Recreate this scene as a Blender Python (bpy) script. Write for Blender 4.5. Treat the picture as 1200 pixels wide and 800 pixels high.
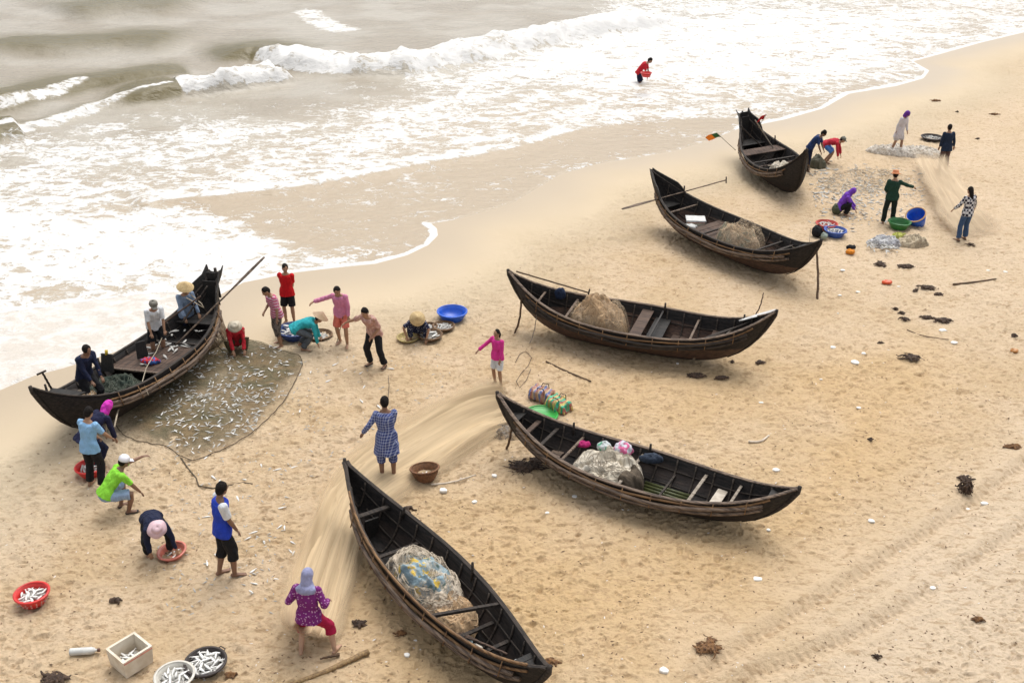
import bpy, bmesh, math, random
import numpy as np
from mathutils import Vector, Matrix, Euler
random.seed(11)
RNG = np.random.default_rng(5)
for o in list(bpy.data.objects): bpy.data.objects.remove(o)
SC = bpy.context.scene
COL = SC.collection
R = math.radians

# ------------------------------------------------------------------ camera, sky, sun, exposure
FPX, PITCH, ROLL, CAMH = 1250.0, R(27.39), R(.74), 12.50
_F = Vector((0, math.cos(PITCH), -math.sin(PITCH))); _R0 = Vector((1, 0, 0)); _U0 = Vector((0, math.sin(PITCH), math.cos(PITCH)))
_R = _R0*math.cos(ROLL) + _U0*math.sin(ROLL); _U = -_R0*math.sin(ROLL) + _U0*math.cos(ROLL)
CAM = Vector((0, 0, CAMH))
cd = bpy.data.cameras.new('camera'); cam = bpy.data.objects.new('camera', cd); COL.objects.link(cam)
m = Matrix((_R, _U, -_F)).transposed().to_4x4(); m.translation = CAM; cam.matrix_world = m
cd.sensor_width = 36; cd.lens = FPX/1200*36; cd.clip_end = 5000; cd.clip_start = .1
SC.camera = cam
w = bpy.data.worlds.new('World'); SC.world = w; w.use_nodes = True
SUN_EL, SUN_AZ = R(66), R(20)      # azimuth clockwise from +Y : light comes from the sea side
nt = w.node_tree; bg = nt.nodes['Background']
sky = nt.nodes.new('ShaderNodeTexSky'); sky.sky_type = 'NISHITA'; sky.sun_disc = False
sky.sun_elevation = SUN_EL; sky.sun_rotation = SUN_AZ; sky.air_density = 1.2; sky.dust_density = 5.0
hs = nt.nodes.new('ShaderNodeHueSaturation'); hs.inputs['Saturation'].default_value = .22
nt.links.new(sky.outputs[0], hs.inputs['Color']); nt.links.new(hs.outputs[0], bg.inputs['Color'])
bg.inputs['Strength'].default_value = 0.15
sd = bpy.data.lights.new('sun', 'SUN'); sd.energy = 0.9; sd.angle = R(50); sd.color = (1, .95, .88)
sun = bpy.data.objects.new('sun', sd); COL.objects.link(sun)
sdir = Vector((math.sin(SUN_AZ)*math.cos(SUN_EL), math.cos(SUN_AZ)*math.cos(SUN_EL), math.sin(SUN_EL)))
sun.rotation_euler = sdir.to_track_quat('Z', 'Y').to_euler()
SC.view_settings.view_transform = 'Standard'; SC.view_settings.look = 'None'
SC.view_settings.gamma = 1; SC.view_settings.exposure = 0.56
SC.view_settings.use_curve_mapping = False
SC.render.engine = 'CYCLES'

# ------------------------------------------------------------------ helpers
def at(px, py, h=0.0):
    d = _F*FPX + _R*(px-600) + _U*(400-py)
    t = (h-CAM.z)/d.z
    return CAM + d*t
def atl(pts, h=0.0): return [at(x, y, h) for x, y in pts]

def tag(o, label=None, cat=None, group=None, kind=None):
    if label: o['label'] = label
    if cat: o['category'] = cat
    if group: o['group'] = group
    if kind: o['kind'] = kind
    return o
def empty(name, loc, rot=(0, 0, 0)):
    o = bpy.data.objects.new(name, None); COL.objects.link(o); o.location = loc; o.rotation_euler = rot; o.empty_display_size = .2
    return o

# ---- material nodes
class NT:
    def __init__(s, name):
        s.m = bpy.data.materials.new(name); s.m.use_nodes = True; s.t = s.m.node_tree
        s.b = s.t.nodes['Principled BSDF']; s.out = s.t.nodes['Material Output']
    def n(s, typ, **kw):
        x = s.t.nodes.new(typ)
        for k, v in kw.items():
            if k.startswith('_'): setattr(x, k[1:], v)
            else: s.set(x.inputs[k.replace('__', ' ')], v)
        return x
    def set(s, inp, v):
        if isinstance(v, bpy.types.NodeSocket): s.t.links.new(v, inp)
        else: inp.default_value = v
    def math(s, op, a, b=0.0, c=None, clamp=False):
        x = s.t.nodes.new('ShaderNodeMath'); x.operation = op; x.use_clamp = clamp
        s.set(x.inputs[0], a); s.set(x.inputs[1], b)
        if c is not None: s.set(x.inputs[2], c)
        return x.outputs[0]
    def smooth(s, v, a, b):
        x = s.t.nodes.new('ShaderNodeMapRange'); x.interpolation_type = 'SMOOTHSTEP'
        s.set(x.inputs['Value'], v); x.inputs['From Min'].default_value = a; x.inputs['From Max'].default_value = b
        return x.outputs['Result']
    def mix(s, f, a, b):
        x = s.t.nodes.new('ShaderNodeMix'); x.data_type = 'RGBA'
        def c(v): return v if isinstance(v, bpy.types.NodeSocket) else (v[0], v[1], v[2], 1)
        s.set(x.inputs[0], f); s.set(x.inputs[6], c(a)); s.set(x.inputs[7], c(b)); return x.outputs[2]
    def obj(s, scale=(1, 1, 1), rot=(0, 0, 0)):
        tc = s.t.nodes.new('ShaderNodeTexCoord'); mp = s.t.nodes.new('ShaderNodeMapping')
        mp.inputs['Scale'].default_value = scale; mp.inputs['Rotation'].default_value = rot
        s.t.links.new(tc.outputs['Object'], mp.inputs['Vector']); return mp.outputs[0]
    def noise(s, vec, scale, detail=3, rough=.5, dist=0.0):
        x = s.n('ShaderNodeTexNoise', Vector=vec, Scale=scale, Detail=detail, Roughness=rough, Distortion=dist); return x.outputs['Fac']
    def attr(s, name):
        x = s.t.nodes.new('ShaderNodeAttribute'); x.attribute_name = name; return x.outputs['Fac']
    def bump(s, h, strength=.5, dist=.01, normal=None):
        x = s.n('ShaderNodeBump', Height=h, Strength=strength, Distance=dist)
        if normal is not None: s.t.links.new(normal, x.inputs['Normal'])
        return x.outputs[0]
_mc = {}
def rough_mat(name, c1, c2=None, rough=.7, scale=6, bump=.3, bd=.01, stretch=(1, 1, 1), metallic=0, contrast=(.35, .65), spec=.4):
    if name in _mc: return _mc[name]
    c2 = c2 or tuple(v*.72 for v in c1)
    t = NT(name); v = t.obj(stretch)
    f = t.smooth(t.noise(v, scale, 5, .6), contrast[0], contrast[1])
    t.set(t.b.inputs['Base Color'], t.mix(f, c1, c2))
    t.b.inputs['Roughness'].default_value = rough; t.b.inputs['Metallic'].default_value = metallic
    t.b.inputs['Specular IOR Level'].default_value = spec
    t.set(t.b.inputs['Normal'], t.bump(t.noise(v, scale*4, 4, .6), bump, bd))
    _mc[name] = t.m; return t.m
def cloth_mat(name, c1, pattern=None, c2=(.8, .8, .8), scale=10, c3=None):
    if name in _mc: return _mc[name]
    t = NT(name); v = t.obj(); col = None
    if pattern:
        sep = t.n('ShaderNodeSeparateXYZ', Vector=v)
        def band(o, sc, w=.5): return t.math('LESS_THAN', t.math('FRACT', t.math('MULTIPLY', o, sc)), w)
        if pattern == 'stripes': f = band(sep.outputs[2], scale); col = t.mix(f, c1, c2)
        elif pattern == 'plaid':
            f1 = band(sep.outputs[2], scale, .3); yy = t.math('ADD', sep.outputs[1], sep.outputs[0]); f2 = band(yy, scale, .3)
            col = t.mix(t.math('MULTIPLY', t.math('ADD', f1, f2), .5), c1, c2)
        elif pattern == 'checks':
            x = t.n('ShaderNodeTexChecker', Vector=v, Scale=scale); col = t.mix(x.outputs['Fac'], c1, c2)
        elif pattern == 'dots':
            x = t.n('ShaderNodeTexVoronoi', Vector=v, Scale=scale); col = t.mix(t.math('LESS_THAN', x.outputs['Distance'], .28), c1, c2)
        elif pattern == 'blotch':
            col = t.mix(t.smooth(t.noise(v, scale, 2), .5, .56), c1, c2)
    n = t.noise(v, 14, 4)
    base = col if col is not None else t.mix(0.0, c1, c1)
    dk = t.n('ShaderNodeHueSaturation', Color=base); t.set(dk.inputs['Value'], t.math('ADD', t.math('MULTIPLY', n, .5), .72))
    t.set(t.b.inputs['Base Color'], dk.outputs[0]); t.b.inputs['Roughness'].default_value = .85; t.b.inputs['Specular IOR Level'].default_value = .2
    t.set(t.b.inputs['Normal'], t.bump(t.noise(t.obj((1, 1, .45)), 12, 3), 1.0, .05))
    _mc[name] = t.m; return t.m
def net_mat(name, c1, c2, alpha=.55, streak=(1, 1, 1), scale=30, use_attr=False, lo=.35, hi=.65):
    if name in _mc: return _mc[name]
    t = NT(name); v = t.obj(streak)
    n = t.noise(v, scale, 5, .65); n2 = t.noise(v, scale*.2, 3)
    t.set(t.b.inputs['Base Color'], t.mix(t.smooth(n2, .35, .65), c1, c2)); t.b.inputs['Roughness'].default_value = .8
    t.b.inputs['Specular IOR Level'].default_value = .15
    a = t.math('ADD', t.math('MULTIPLY', t.math('SUBTRACT', t.smooth(n, lo, hi), .5), .7), alpha, clamp=True)
    if use_attr: a = t.math('MULTIPLY', a, t.attr('dens'), clamp=True)
    t.set(t.b.inputs['Alpha'], a)
    t.set(t.b.inputs['Normal'], t.bump(n, .6, .02))
    _mc[name] = t.m; return t.m

# ---- mesh building
class MB:
    def __init__(s): s.v = []; s.f = []
    def add(s, vs, fs):
        k = len(s.v); s.v += [tuple(v) for v in vs]; s.f += [tuple(i+k for i in f) for f in fs]; return s
    def box(s, c, size, rot=None, taper=1.0):
        hx, hy, hz = size[0]/2, size[1]/2, size[2]/2; vs = []
        for z in (-1, 1):
            k = taper if z > 0 else 1
            for x, y in ((-1, -1), (1, -1), (1, 1), (-1, 1)):
                p = Vector((x*hx*k, y*hy*k, z*hz))
                if rot is not None: p = rot @ p
                vs.append(Vector(c)+p)
        return s.add(vs, [(3, 2, 1, 0), (4, 5, 6, 7), (0, 1, 5, 4), (1, 2, 6, 5), (2, 3, 7, 6), (3, 0, 4, 7)])
    def beam(s, a, b, wd, ht, up=Vector((0, 0, 1))):
        a = Vector(a); b = Vector(b); x = (b-a); L = x.length; x.normalize(); y = up.cross(x)
        if y.length < 1e-4: y = Vector((0, 1, 0))
        y.normalize(); z = x.cross(y)
        return s.box((a+b)/2, (L, wd, ht), Matrix((x, y, z)).transposed())
    def tube(s, path, rad, seg=8, side=None, ell=None, caps=True):
        """closed tube; rad per point or scalar; ell: second radius list (along side x dir)"""
        P = [Vector(p) for p in path]; n = len(P)
        ra = rad if hasattr(rad, '__len__') else [rad]*n; rb = ell if ell is not None else ra
        if not hasattr(rb, '__len__'): rb = [rb]*n
        vs = []; fs = []; prev = side
        for i in range(n):
            d = (P[min(i+1, n-1)]-P[max(i-1, 0)])
            if d.length < 1e-7: d = Vector((0, 0, 1))
            d.normalize()
            if prev is None:
                prev = Vector((0, 0, 1)) if abs(d.z) < .9 else Vector((1, 0, 0))
            u = prev - d*prev.dot(d)
            if u.length < 1e-4: u = d.orthogonal()
            u.normalize(); w_ = d.cross(u)
            if side is None: prev = u
            for k in range(seg):
                a = 2*math.pi*k/seg; vs.append(P[i]+u*(math.cos(a)*ra[i])+w_*(math.sin(a)*rb[i]))
        for i in range(n-1):
            for k in range(seg):
                k2 = (k+1) % seg; fs.append((i*seg+k, i*seg+k2, (i+1)*seg+k2, (i+1)*seg+k))
        if caps:
            fs.append(tuple(reversed(range(seg)))); fs.append(tuple(range((n-1)*seg, n*seg)))
        return s.add(vs, fs)
    def capsule(s, path, rad, seg=10, side=None, ell=None):
        """tube with rounded ends"""
        P = [Vector(p) for p in path]; n = len(P); ra = list(rad) if hasattr(rad, '__len__') else [rad]*n
        rb = list(ell) if ell is not None else list(ra)
        d0 = (P[0]-P[1]).normalized(); d1 = (P[-1]-P[-2]).normalized()
        q = []; a_ = []; b_ = []
        for k in (0, 1, 2):
            t = math.pi/2*(k+.25)/3.25; r0 = min(ra[0], rb[0])
            q.append(P[0]+d0*r0*math.cos(t)); a_.append(ra[0]*math.sin(t)); b_.append(rb[0]*math.sin(t))
        q += P; a_ += ra; b_ += rb
        for k in (2, 1, 0):
            t = math.pi/2*(k+.25)/3.25; r0 = min(ra[-1], rb[-1])
            q.append(P[-1]+d1*r0*math.cos(t)); a_.append(ra[-1]*math.sin(t)); b_.append(rb[-1]*math.sin(t))
        return s.tube(q, a_, seg, side, b_)
    def ell(s, c, r, rot=None, nu=14, nv=9):
        vs = []; fs = []; c = Vector(c)
        for j in range(nv+1):
            th = math.pi*j/nv
            for i in range(nu):
                ph = 2*math.pi*i/nu
                p = Vector((r[0]*math.sin(th)*math.cos(ph), r[1]*math.sin(th)*math.sin(ph), r[2]*math.cos(th)))
                if j in (0, nv): p = Vector((1e-4*math.cos(ph), 1e-4*math.sin(ph), p.z))
                if rot is not None: p = rot @ p
                vs.append(c+p)
        for j in range(nv):
            for i in range(nu):
                i2 = (i+1) % nu; fs.append((j*nu+i, (j+1)*nu+i, (j+1)*nu+i2, j*nu+i2))
        fs.append(tuple(range(nu))); fs.append(tuple(reversed(range(nv*nu, nv*nu+nu))))
        return s.add(vs, fs)
    def lathe(s, prof, seg=28, c=(0, 0, 0), rot=None, wob=0, closed=False):
        c = Vector(c); vs = []; fs = []; n = len(prof)
        ph = [random.uniform(0, 6) for _ in range(3)]
        for (r, z) in prof:
            for k in range(seg):
                a = 2*math.pi*k/seg; rr = r*(1+wob*math.sin(2*a+ph[0])+wob*.6*math.sin(5*a+ph[1]))
                p = Vector((rr*math.cos(a), rr*math.sin(a), z + (wob*.35*r*math.sin(3*a+ph[2]))))
                if rot is not None: p = rot @ p
                vs.append(c+p)
        for i in range(n-1 if not closed else n):
            for k in range(seg):
                k2 = (k+1) % seg; j = (i+1) % n; fs.append((i*seg+k, i*seg+k2, j*seg+k2, j*seg+k))
        return s.add(vs, fs)
    def build(s, name, mat=None, parent=None, smooth=True, loc=None, rot=None):
        me = bpy.data.meshes.new(name); me.from_pydata(s.v, [], s.f); me.update()
        if mat: me.materials.append(mat)
        if smooth: me.shade_smooth()
        o = bpy.data.objects.new(name, me); COL.objects.link(o)
        if parent: o.parent = parent
        if loc is not None: o.location = loc
        if rot is not None: o.rotation_euler = rot
        return o
def recenter(o):
    """move an object's origin to the base of its mesh"""
    me = o.data; co = np.empty(len(me.vertices)*3, 'f'); me.vertices.foreach_get('co', co); co = co.reshape(-1, 3)
    c = np.array([(co[:, 0].min()+co[:, 0].max())/2, (co[:, 1].min()+co[:, 1].max())/2, co[:, 2].min()])
    me.vertices.foreach_set('co', (co-c).astype('f').ravel()); me.update(); o.location = Vector(c)+o.location; return o
def remeshed(mb, name, mat, parent, vox=.01, smooth=2, noise=0.0):
    me = bpy.data.meshes.new('tmp'); me.from_pydata(mb.v, [], mb.f); me.update()
    o = bpy.data.objects.new(name, me); COL.objects.link(o)
    r = o.modifiers.new('r', 'REMESH'); r.mode = 'VOXEL'; r.voxel_size = vox
    sm = o.modifiers.new('s', 'SMOOTH'); sm.iterations = smooth; sm.factor = .6
    dg = bpy.context.evaluated_depsgraph_get(); ev = o.evaluated_get(dg)
    nm = bpy.data.meshes.new_from_object(ev); o.modifiers.clear(); o.data = nm; bpy.data.meshes.remove(me)
    n = len(nm.vertices)
    if noise > 0 and n:
        co = np.empty(n*3, 'f'); nm.vertices.foreach_get('co', co); no = np.empty(n*3, 'f'); nm.vertices.foreach_get('normal', no)
        co = co.reshape(-1, 3); no = no.reshape(-1, 3)
        k = vn(co[:, 0]*9+co[:, 2]*5, co[:, 1]*9+3.1*co[:, 2], 3)-.5 + .5*(vn(co[:, 0]*22, co[:, 1]*22+co[:, 2]*9, 8)-.5)
        co = co+no*k[:, None]*noise; nm.vertices.foreach_set('co', co.astype('f').ravel()); nm.update()
    nm.materials.clear()
    if mat: nm.materials.append(mat)
    nm.shade_smooth(); o.parent = parent; nm.name = name
    return o

# ---- numpy noise
def _h(ix, iy, seed):
    n = (ix.astype(np.int64)*374761393 + iy.astype(np.int64)*668265263 + seed*974711) & 0x7fffffff
    n = ((n ^ (n >> 13))*1274126177) & 0x7fffffff
    n = ((n ^ (n >> 16))*69069+12345) & 0x7fffffff
    return ((n >> 7) & 0xffff)/65535.0
def vn(x, y, seed=0):
    x = np.asarray(x, 'd'); y = np.asarray(y, 'd'); ix = np.floor(x); iy = np.floor(y); fx = x-ix; fy = y-iy
    fx = fx*fx*(3-2*fx); fy = fy*fy*(3-2*fy)
    a = _h(ix, iy, seed); b = _h(ix+1, iy, seed); c = _h(ix, iy+1, seed); d = _h(ix+1, iy+1, seed)
    return (a*(1-fx)+b*fx)*(1-fy)+(c*(1-fx)+d*fx)*fy
def fbm(x, y, seed=0, o=4):
    s = 0; a = .5; t = 0
    for k in range(o):
        s = s+a*vn(x*2**k+k*17.3, y*2**k-k*9.1, seed+k); t += a; a *= .5
    return s/t
def sstep(v, a, b):
    t = np.clip((v-a)/(b-a), 0, 1); return t*t*(3-2*t)
def pdist(x, y, poly):
    """distance to a polyline and parameter 0..1 along it and side sign (+ = left of direction)"""
    best = np.full(x.shape, 1e18); par = np.zeros(x.shape); sg = np.ones(x.shape); n = len(poly)-1
    for i in range(n):
        ax, ay = poly[i][0], poly[i][1]; bx, by = poly[i+1][0]-ax, poly[i+1][1]-ay
        L2 = bx*bx+by*by+1e-12; t = np.clip(((x-ax)*bx+(y-ay)*by)/L2, 0, 1)
        dx = x-ax-t*bx; dy = y-ay-t*by; d = dx*dx+dy*dy; m_ = d < best
        best = np.where(m_, d, best); par = np.where(m_, (i+t)/n, par); sg = np.where(m_, np.where(bx*dy-by*dx > 0, 1, -1), sg)
    return np.sqrt(best), par, sg
def inside(x, y, poly):
    r = np.zeros(x.shape, bool); n = len(poly)
    for i in range(n):
        x1, y1 = poly[i][0], poly[i][1]; x2, y2 = poly[(i+1) % n][0], poly[(i+1) % n][1]
        c = ((y1 > y) != (y2 > y)); xi = (x2-x1)*(y-y1)/((y2-y1) if y2 != y1 else 1e-9)+x1
        r ^= c & (x < xi)
    return r
def region(x, y, pts, soft):
    P = atl(pts); d, _, _ = pdist(x, y, P+[P[0]]); d = np.where(inside(x, y, P), d, -d)
    return sstep(d, -soft, soft)
def grid_mesh(name, X, Y, Z, attrs, mat, keep=None):
    nr, nc = X.shape; N = nr*nc
    idx = np.arange(N).reshape(nr, nc)
    q = np.stack([idx[:-1, :-1], idx[:-1, 1:], idx[1:, 1:], idx[1:, :-1]], -1).reshape(-1, 4)
    if keep is not None:
        k = keep.ravel(); q = q[k[q].any(1)]
        used = np.zeros(N, bool); used[q.ravel()] = True; mp = np.cumsum(used)-1; q = mp[q]
    else: used = np.ones(N, bool)
    co = np.stack([X, Y, Z], -1).reshape(-1, 3)[used]
    me = bpy.data.meshes.new(name); me.vertices.add(len(co)); me.vertices.foreach_set('co', co.astype('f').ravel())
    me.loops.add(len(q)*4); me.loops.foreach_set('vertex_index', q.astype('i').ravel())
    me.polygons.add(len(q)); me.polygons.foreach_set('loop_start', np.arange(0, len(q)*4, 4, dtype='i'))
    me.update(calc_edges=True)
    for k, v in attrs.items():
        a = me.attributes.new(k, 'FLOAT', 'POINT'); a.data.foreach_set('value', v.ravel()[used].astype('f'))
    me.materials.append(mat); me.shade_smooth()
    o = bpy.data.objects.new(name, me); COL.objects.link(o); return o

# ------------------------------------------------------------------ ground and sea
EDGE_PX = [(-420, 640), (-150, 520), (0, 457), (40, 440), (75, 431), (135, 412), (200, 380), (240, 355), (262, 343), (285, 331), (340, 320), (390, 314), (440, 309),
           (477, 299), (502, 287), (513, 276), (512, 268), (505, 262), (540, 256), (600, 238), (637, 216), (655, 205), (700, 192), (790, 177), (830, 165),
           (865, 151), (890, 146), (920, 140), (965, 127), (995, 110), (1050, 101), (1082, 92), (1089, 83), (1070, 72), (1100, 64), (1150, 50), (1200, 38), (1400, -5), (1700, -60)]
EDGE = atl(EDGE_PX)
SEAPOLY = EDGE + [Vector((900, 1200, 0)), Vector((-1500, 1200, 0)), Vector((-1500, 0, 0))]
def sea_d(x, y):
    d, _, _ = pdist(x, y, EDGE); return np.where(inside(x, y, SEAPOLY), d, -d)
def fan(y0, y1, k, nc):
    """rows get wider apart with distance, like any terrain level-of-detail grid"""
    ys = [y0]
    while ys[-1] < y1: ys.append(ys[-1]+max(.018, k*ys[-1]**2/17500.))
    ys = np.array([-400, -120, -30, 0, 5, 8, 9.5]+ys+[y1*1.15, y1*1.5, y1*2.5, y1*6, 3000.])
    u = np.concatenate([[-30, -9, -3.5, -2, -1.4, -1.15], np.linspace(-1, 1, nc), [1.15, 1.4, 2, 3.5, 9, 30]])
    Wd = .43*np.clip(ys, 9, None)+3.4
    return Wd[:, None]*u[None, :], np.repeat(ys[:, None], len(u), 1)

def hollows(x, y, c, seed, elong=.5, ang0=0.6, angv=.9):
    """footprint-like dents: depth 0..1 and a raised rim"""
    gx = np.floor(x/c); gy = np.floor(y/c); out = np.zeros(x.shape); rim = np.zeros(x.shape)
    for i in (-1, 0, 1):
        for j in (-1, 0, 1):
            cx, cy = gx+i, gy+j
            px = (cx+_h(cx, cy, seed))*c; py = (cy+_h(cx, cy, seed+1))*c
            an = ang0+(_h(cx, cy, seed+2)-.5)*2*angv; sz = c*(.22+.28*_h(cx, cy, seed+3))
            dx, dy = x-px, y-py; a = (dx*np.cos(an)+dy*np.sin(an))/sz; b = (-dx*np.sin(an)+dy*np.cos(an))/(sz*elong)
            r = np.sqrt(a*a+b*b); on = _h(cx, cy, seed+4) > .3
            out = np.maximum(out, np.where(on, 1-sstep(r, .35, 1.0), 0)); rim = np.maximum(rim, np.where(on, np.exp(-((r-1.15)/.28)**2), 0))
    return out, rim

X, Y = fan(10.5, 88, 1.25, 1150)
d = sea_d(X, Y)
dry = sstep(-d, 1.2, 4.2)                       # 0 on the swash zone, 1 on churned dry sand
dry = dry*sstep(fbm(X*.35, Y*.35, 41)+dry*.6, .45, .8)
trackA = atl([(800, 805), (880, 752), (1030, 662), (1150, 583), (1230, 520), (1500, 330)])
trackB = atl([(820, 830), (900, 785), (990, 750), (1075, 703), (1200, 618), (1500, 420)])
dens = fbm(X*.5, Y*.5, 3)
h1, r1 = hollows(X, Y, .34, 21, .5); h2, r2 = hollows(X+3.3, Y-1.7, .23, 61, .55, .3, 1.2); h3, r3 = hollows(X+.3, Y+8.7, .8, 81, .6, .3, 1.5)
near = 1-sstep(Y, 40, 70)*.3
Z = (-.024*h1+.008*r1)*(.3+1.0*sstep(dens, .38, .6)) + (-.020*h2+.007*r2) + (-.02*h3+.008*r3) + .035*(fbm(X*.8, Y*.8, 5)-.5) + .03*(fbm(X*5, Y*5, 9, 4)-.5)+.018*(fbm(X*17, Y*17, 19, 3)-.5)
h4, r4 = hollows(X+1.3, Y+2.7, .13, 121, .5, .5, .9)
rdg = 1-np.abs(2*fbm((X*.8+Y*.6)*2.6, (-X*.6+Y*.8)*6.5, 141, 3)-1)
Z = Z*1.25+.035*(rdg-.7)+(-.016*h4+.006*r4)*sstep(vn(X*1.3, Y*1.3, 7), .2, .6)
Z = Z*dry*near
smoothlane = np.zeros(X.shape); groove = np.zeros(X.shape)
for tr in (trackA, trackB):
    dd, par, _ = pdist(X, Y, tr)
    tread = .5+.5*np.sin((X+Y*.5)*34)
    groove += np.exp(-(dd/.12)**2)*(.07+.03*tread) - np.exp(-((dd-.28)/.1)**2)*.032
    smoothlane = np.maximum(smoothlane, 1-sstep(dd, .3, 1.3))
Z = Z*(1-.65*smoothlane)-groove*sstep(fbm(X*.9, Y*.9, 77), .15, .35)
Z += .12*(fbm(X*.12, Y*.12, 15)-.5)*sstep(-d, 2, 9)*0.6
Z = np.where(d > 0, -.045*np.clip(d, 0, 22), Z)
# the ground is pressed up under each keel and scuffed round feet
ochre = np.clip(region(X, Y, [(430, 620), (600, 590), (700, 640), (900, 600), (960, 480), (1100, 430), (1050, 560), (900, 690), (760, 790), (560, 800), (430, 800), (400, 700)], 2.2)*.9
                + .6*region(X, Y, [(640, 430), (900, 430), (1100, 400), (960, 500), (700, 520)], 1.5), 0, 1)*sstep(fbm(X*.3, Y*.3, 90), .1, .5)
pale = np.clip(region(X, Y, [(900, 840), (1000, 690), (1250, 480), (1300, 840)], 1.8)+.55*region(X, Y, [(930, 300), (1010, 160), (1250, 60), (1300, 420), (1100, 400)], 4)+.6*region(X, Y, [(-60, 480), (60, 520), (60, 640), (-60, 700)], 1.2), 0, 1)
wet = np.clip(1-sstep(-d+1.0*(fbm(X*.4, Y*.4, 44)-.5), .2, 3.0), 0, 1)
wash = np.clip(1-sstep(-d+.8*(fbm(X*.3, Y*.3, 46)-.5), 2.5, 6.5), 0, 1)
t = NT('beach_sand')
v = t.obj(); n1 = t.noise(v, .55, 5, .6); n2 = t.noise(v, 9, 6, .7); n3 = t.noise(v, 60, 3, .6); n4 = t.noise(t.obj((1, 2.2, 1), (0, 0, .5)), 3.2, 5, .65, .6)
c = t.mix(t.smooth(n1, .35, .68), (.57, .435, .29), (.51, .375, .225))
c = t.mix(t.math('MULTIPLY', t.attr('ochre'), .85), c, (.54, .37, .185))
c = t.mix(t.math('MULTIPLY', t.attr('pale'), .8), c, (.60, .485, .355))
dryf = t.attr('dry')
c = t.mix(t.math('MULTIPLY', t.math('MULTIPLY', t.smooth(n4, .52, .66), dryf), .55), c, (.33, .215, .11))
n5 = t.noise(t.obj((1, 2.0, 1), (0, 0, .55)), 7.5, 4, .6, .3)
c = t.mix(t.math('MULTIPLY', t.math('MULTIPLY', t.smooth(n5, .57, .66), dryf), .45), c, (.27, .175, .085))
c = t.mix(t.math('MULTIPLY', t.math('MULTIPLY', t.smooth(n2, .54, .68), dryf), .42), c, (.30, .20, .11))
c = t.mix(t.math('MULTIPLY', t.smooth(n3, .6, .8), .35), c, (.25, .17, .1))
c = t.mix(t.math('MULTIPLY', t.attr('wash'), .8), c, (.49, .405, .285))
c = t.mix(t.math('MULTIPLY', t.attr('wet'), .85), c, (.37, .295, .205))
t.set(t.b.inputs['Base Color'], c)
t.set(t.b.inputs['Roughness'], t.math('SUBTRACT', .95, t.math('MULTIPLY', t.attr('wet'), .62)))
t.b.inputs['Specular IOR Level'].default_value = .3
hgt = t.math('ADD', t.math('MULTIPLY', n2, 1.0), t.math('MULTIPLY', n3, .3))
t.set(t.b.inputs['Normal'], t.bump(t.math('MULTIPLY', hgt, t.math('ADD', .05, t.math('MULTIPLY', dryf, .95))), 1.0, .06))
ground = grid_mesh('ground', X, Y, Z, dict(ochre=ochre, pale=pale, wet=wet, dry=dry, wash=wash), t.m)
tag(ground, kind='structure')
GX, GY, GZ = X, Y, Z

# sea
X, Y = fan(17.5, 120, 1.3, 950)
d = sea_d(X, Y)
Z = np.clip(d*.25, -.4, .025)+.02*sstep(d, .5, 6)
off = sstep(d, 1.5, 9)
Z += off*(.05*(fbm(X*.5, Y*.9, 31)-.5)+.03*(fbm(X*2, Y*3.5, 33)-.5))
far_ = sstep(d, 10, 20)
Z += far_*(.30*(fbm(X*.16+Y*.05, Y*.42, 35, 4)-.5)+.08*(fbm(X*.9, Y*1.6, 37)-.5))
def crest(pts, h, back, front, hp, ends=(.12, .12), px_h=None):
    """height field of one wave; sea side slope 'back', shore side slope 'front' (m)"""
    global Z
    P = atl(pts, h*.7); dd, par, sg = pdist(X, Y, P)
    dd = dd+.0; sd_ = dd*sg       # + = left of left-to-right direction = seaward
    sd_ = sd_+.5*(fbm(X*.5, Y*.5, 50)-.5)
    e = sstep(par, 0, ends[0])*(1-sstep(par, 1-ends[1], 1))
    prof = np.where(sd_ > 0, np.exp(-(sd_/back)**2), np.exp(-(np.abs(sd_)/front)**2.5))
    hh = h*e*prof*(.8+.4*fbm(X*.35, Y*.35, 52)); Z = Z+hh
    return hh/h, sd_, e
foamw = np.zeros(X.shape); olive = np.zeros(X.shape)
# the main breaker
a_, s_, e_ = crest([(235, 66), (300, 58), (345, 70), (400, 76), (470, 74), (540, 64), (600, 50), (660, 38), (730, 26), (820, 12)], .62, 2.8, .9, None, (.1, .1))
px_par = pdist(X, Y, atl([(235, 66), (300, 58), (345, 70), (400, 76), (470, 74), (540, 64), (600, 50), (660, 38), (730, 26), (820, 12)], .6))[1]
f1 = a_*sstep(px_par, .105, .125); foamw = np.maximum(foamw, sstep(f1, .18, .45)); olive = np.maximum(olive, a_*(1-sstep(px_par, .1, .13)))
# second, smaller breaker
a2, s2, e2 = crest([(120, 118), (200, 104), (260, 98), (345, 84)], .6, 2.0, .6, None, (.25, .06))
p2 = pdist(X, Y, atl([(120, 118), (200, 104), (260, 98), (345, 84)], .42))[1]
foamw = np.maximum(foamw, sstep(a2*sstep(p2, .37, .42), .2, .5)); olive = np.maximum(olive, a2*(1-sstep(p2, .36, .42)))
for pts, h, bk, fr, hl in (([(-60, 168), (0, 152), (30, 148)], .55, 1.6, .7, .8), ([(-60, 130), (0, 117), (90, 96), (190, 84), (230, 82)], .45, 2.2, 1.2, .9),
                           ([(-60, 52), (60, 50), (150, 44), (230, 48)], .45, 3.0, 2.2, .35), ([(60, 14), (140, 4), (240, 6)], .5, 4.0, 3.0, .3),
                           ([(-60, 150), (40, 146), (100, 128), (170, 112)], .22, 1.0, .5, .2)):
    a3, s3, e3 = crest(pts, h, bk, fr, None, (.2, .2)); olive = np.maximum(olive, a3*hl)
linef = np.zeros(X.shape)
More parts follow.
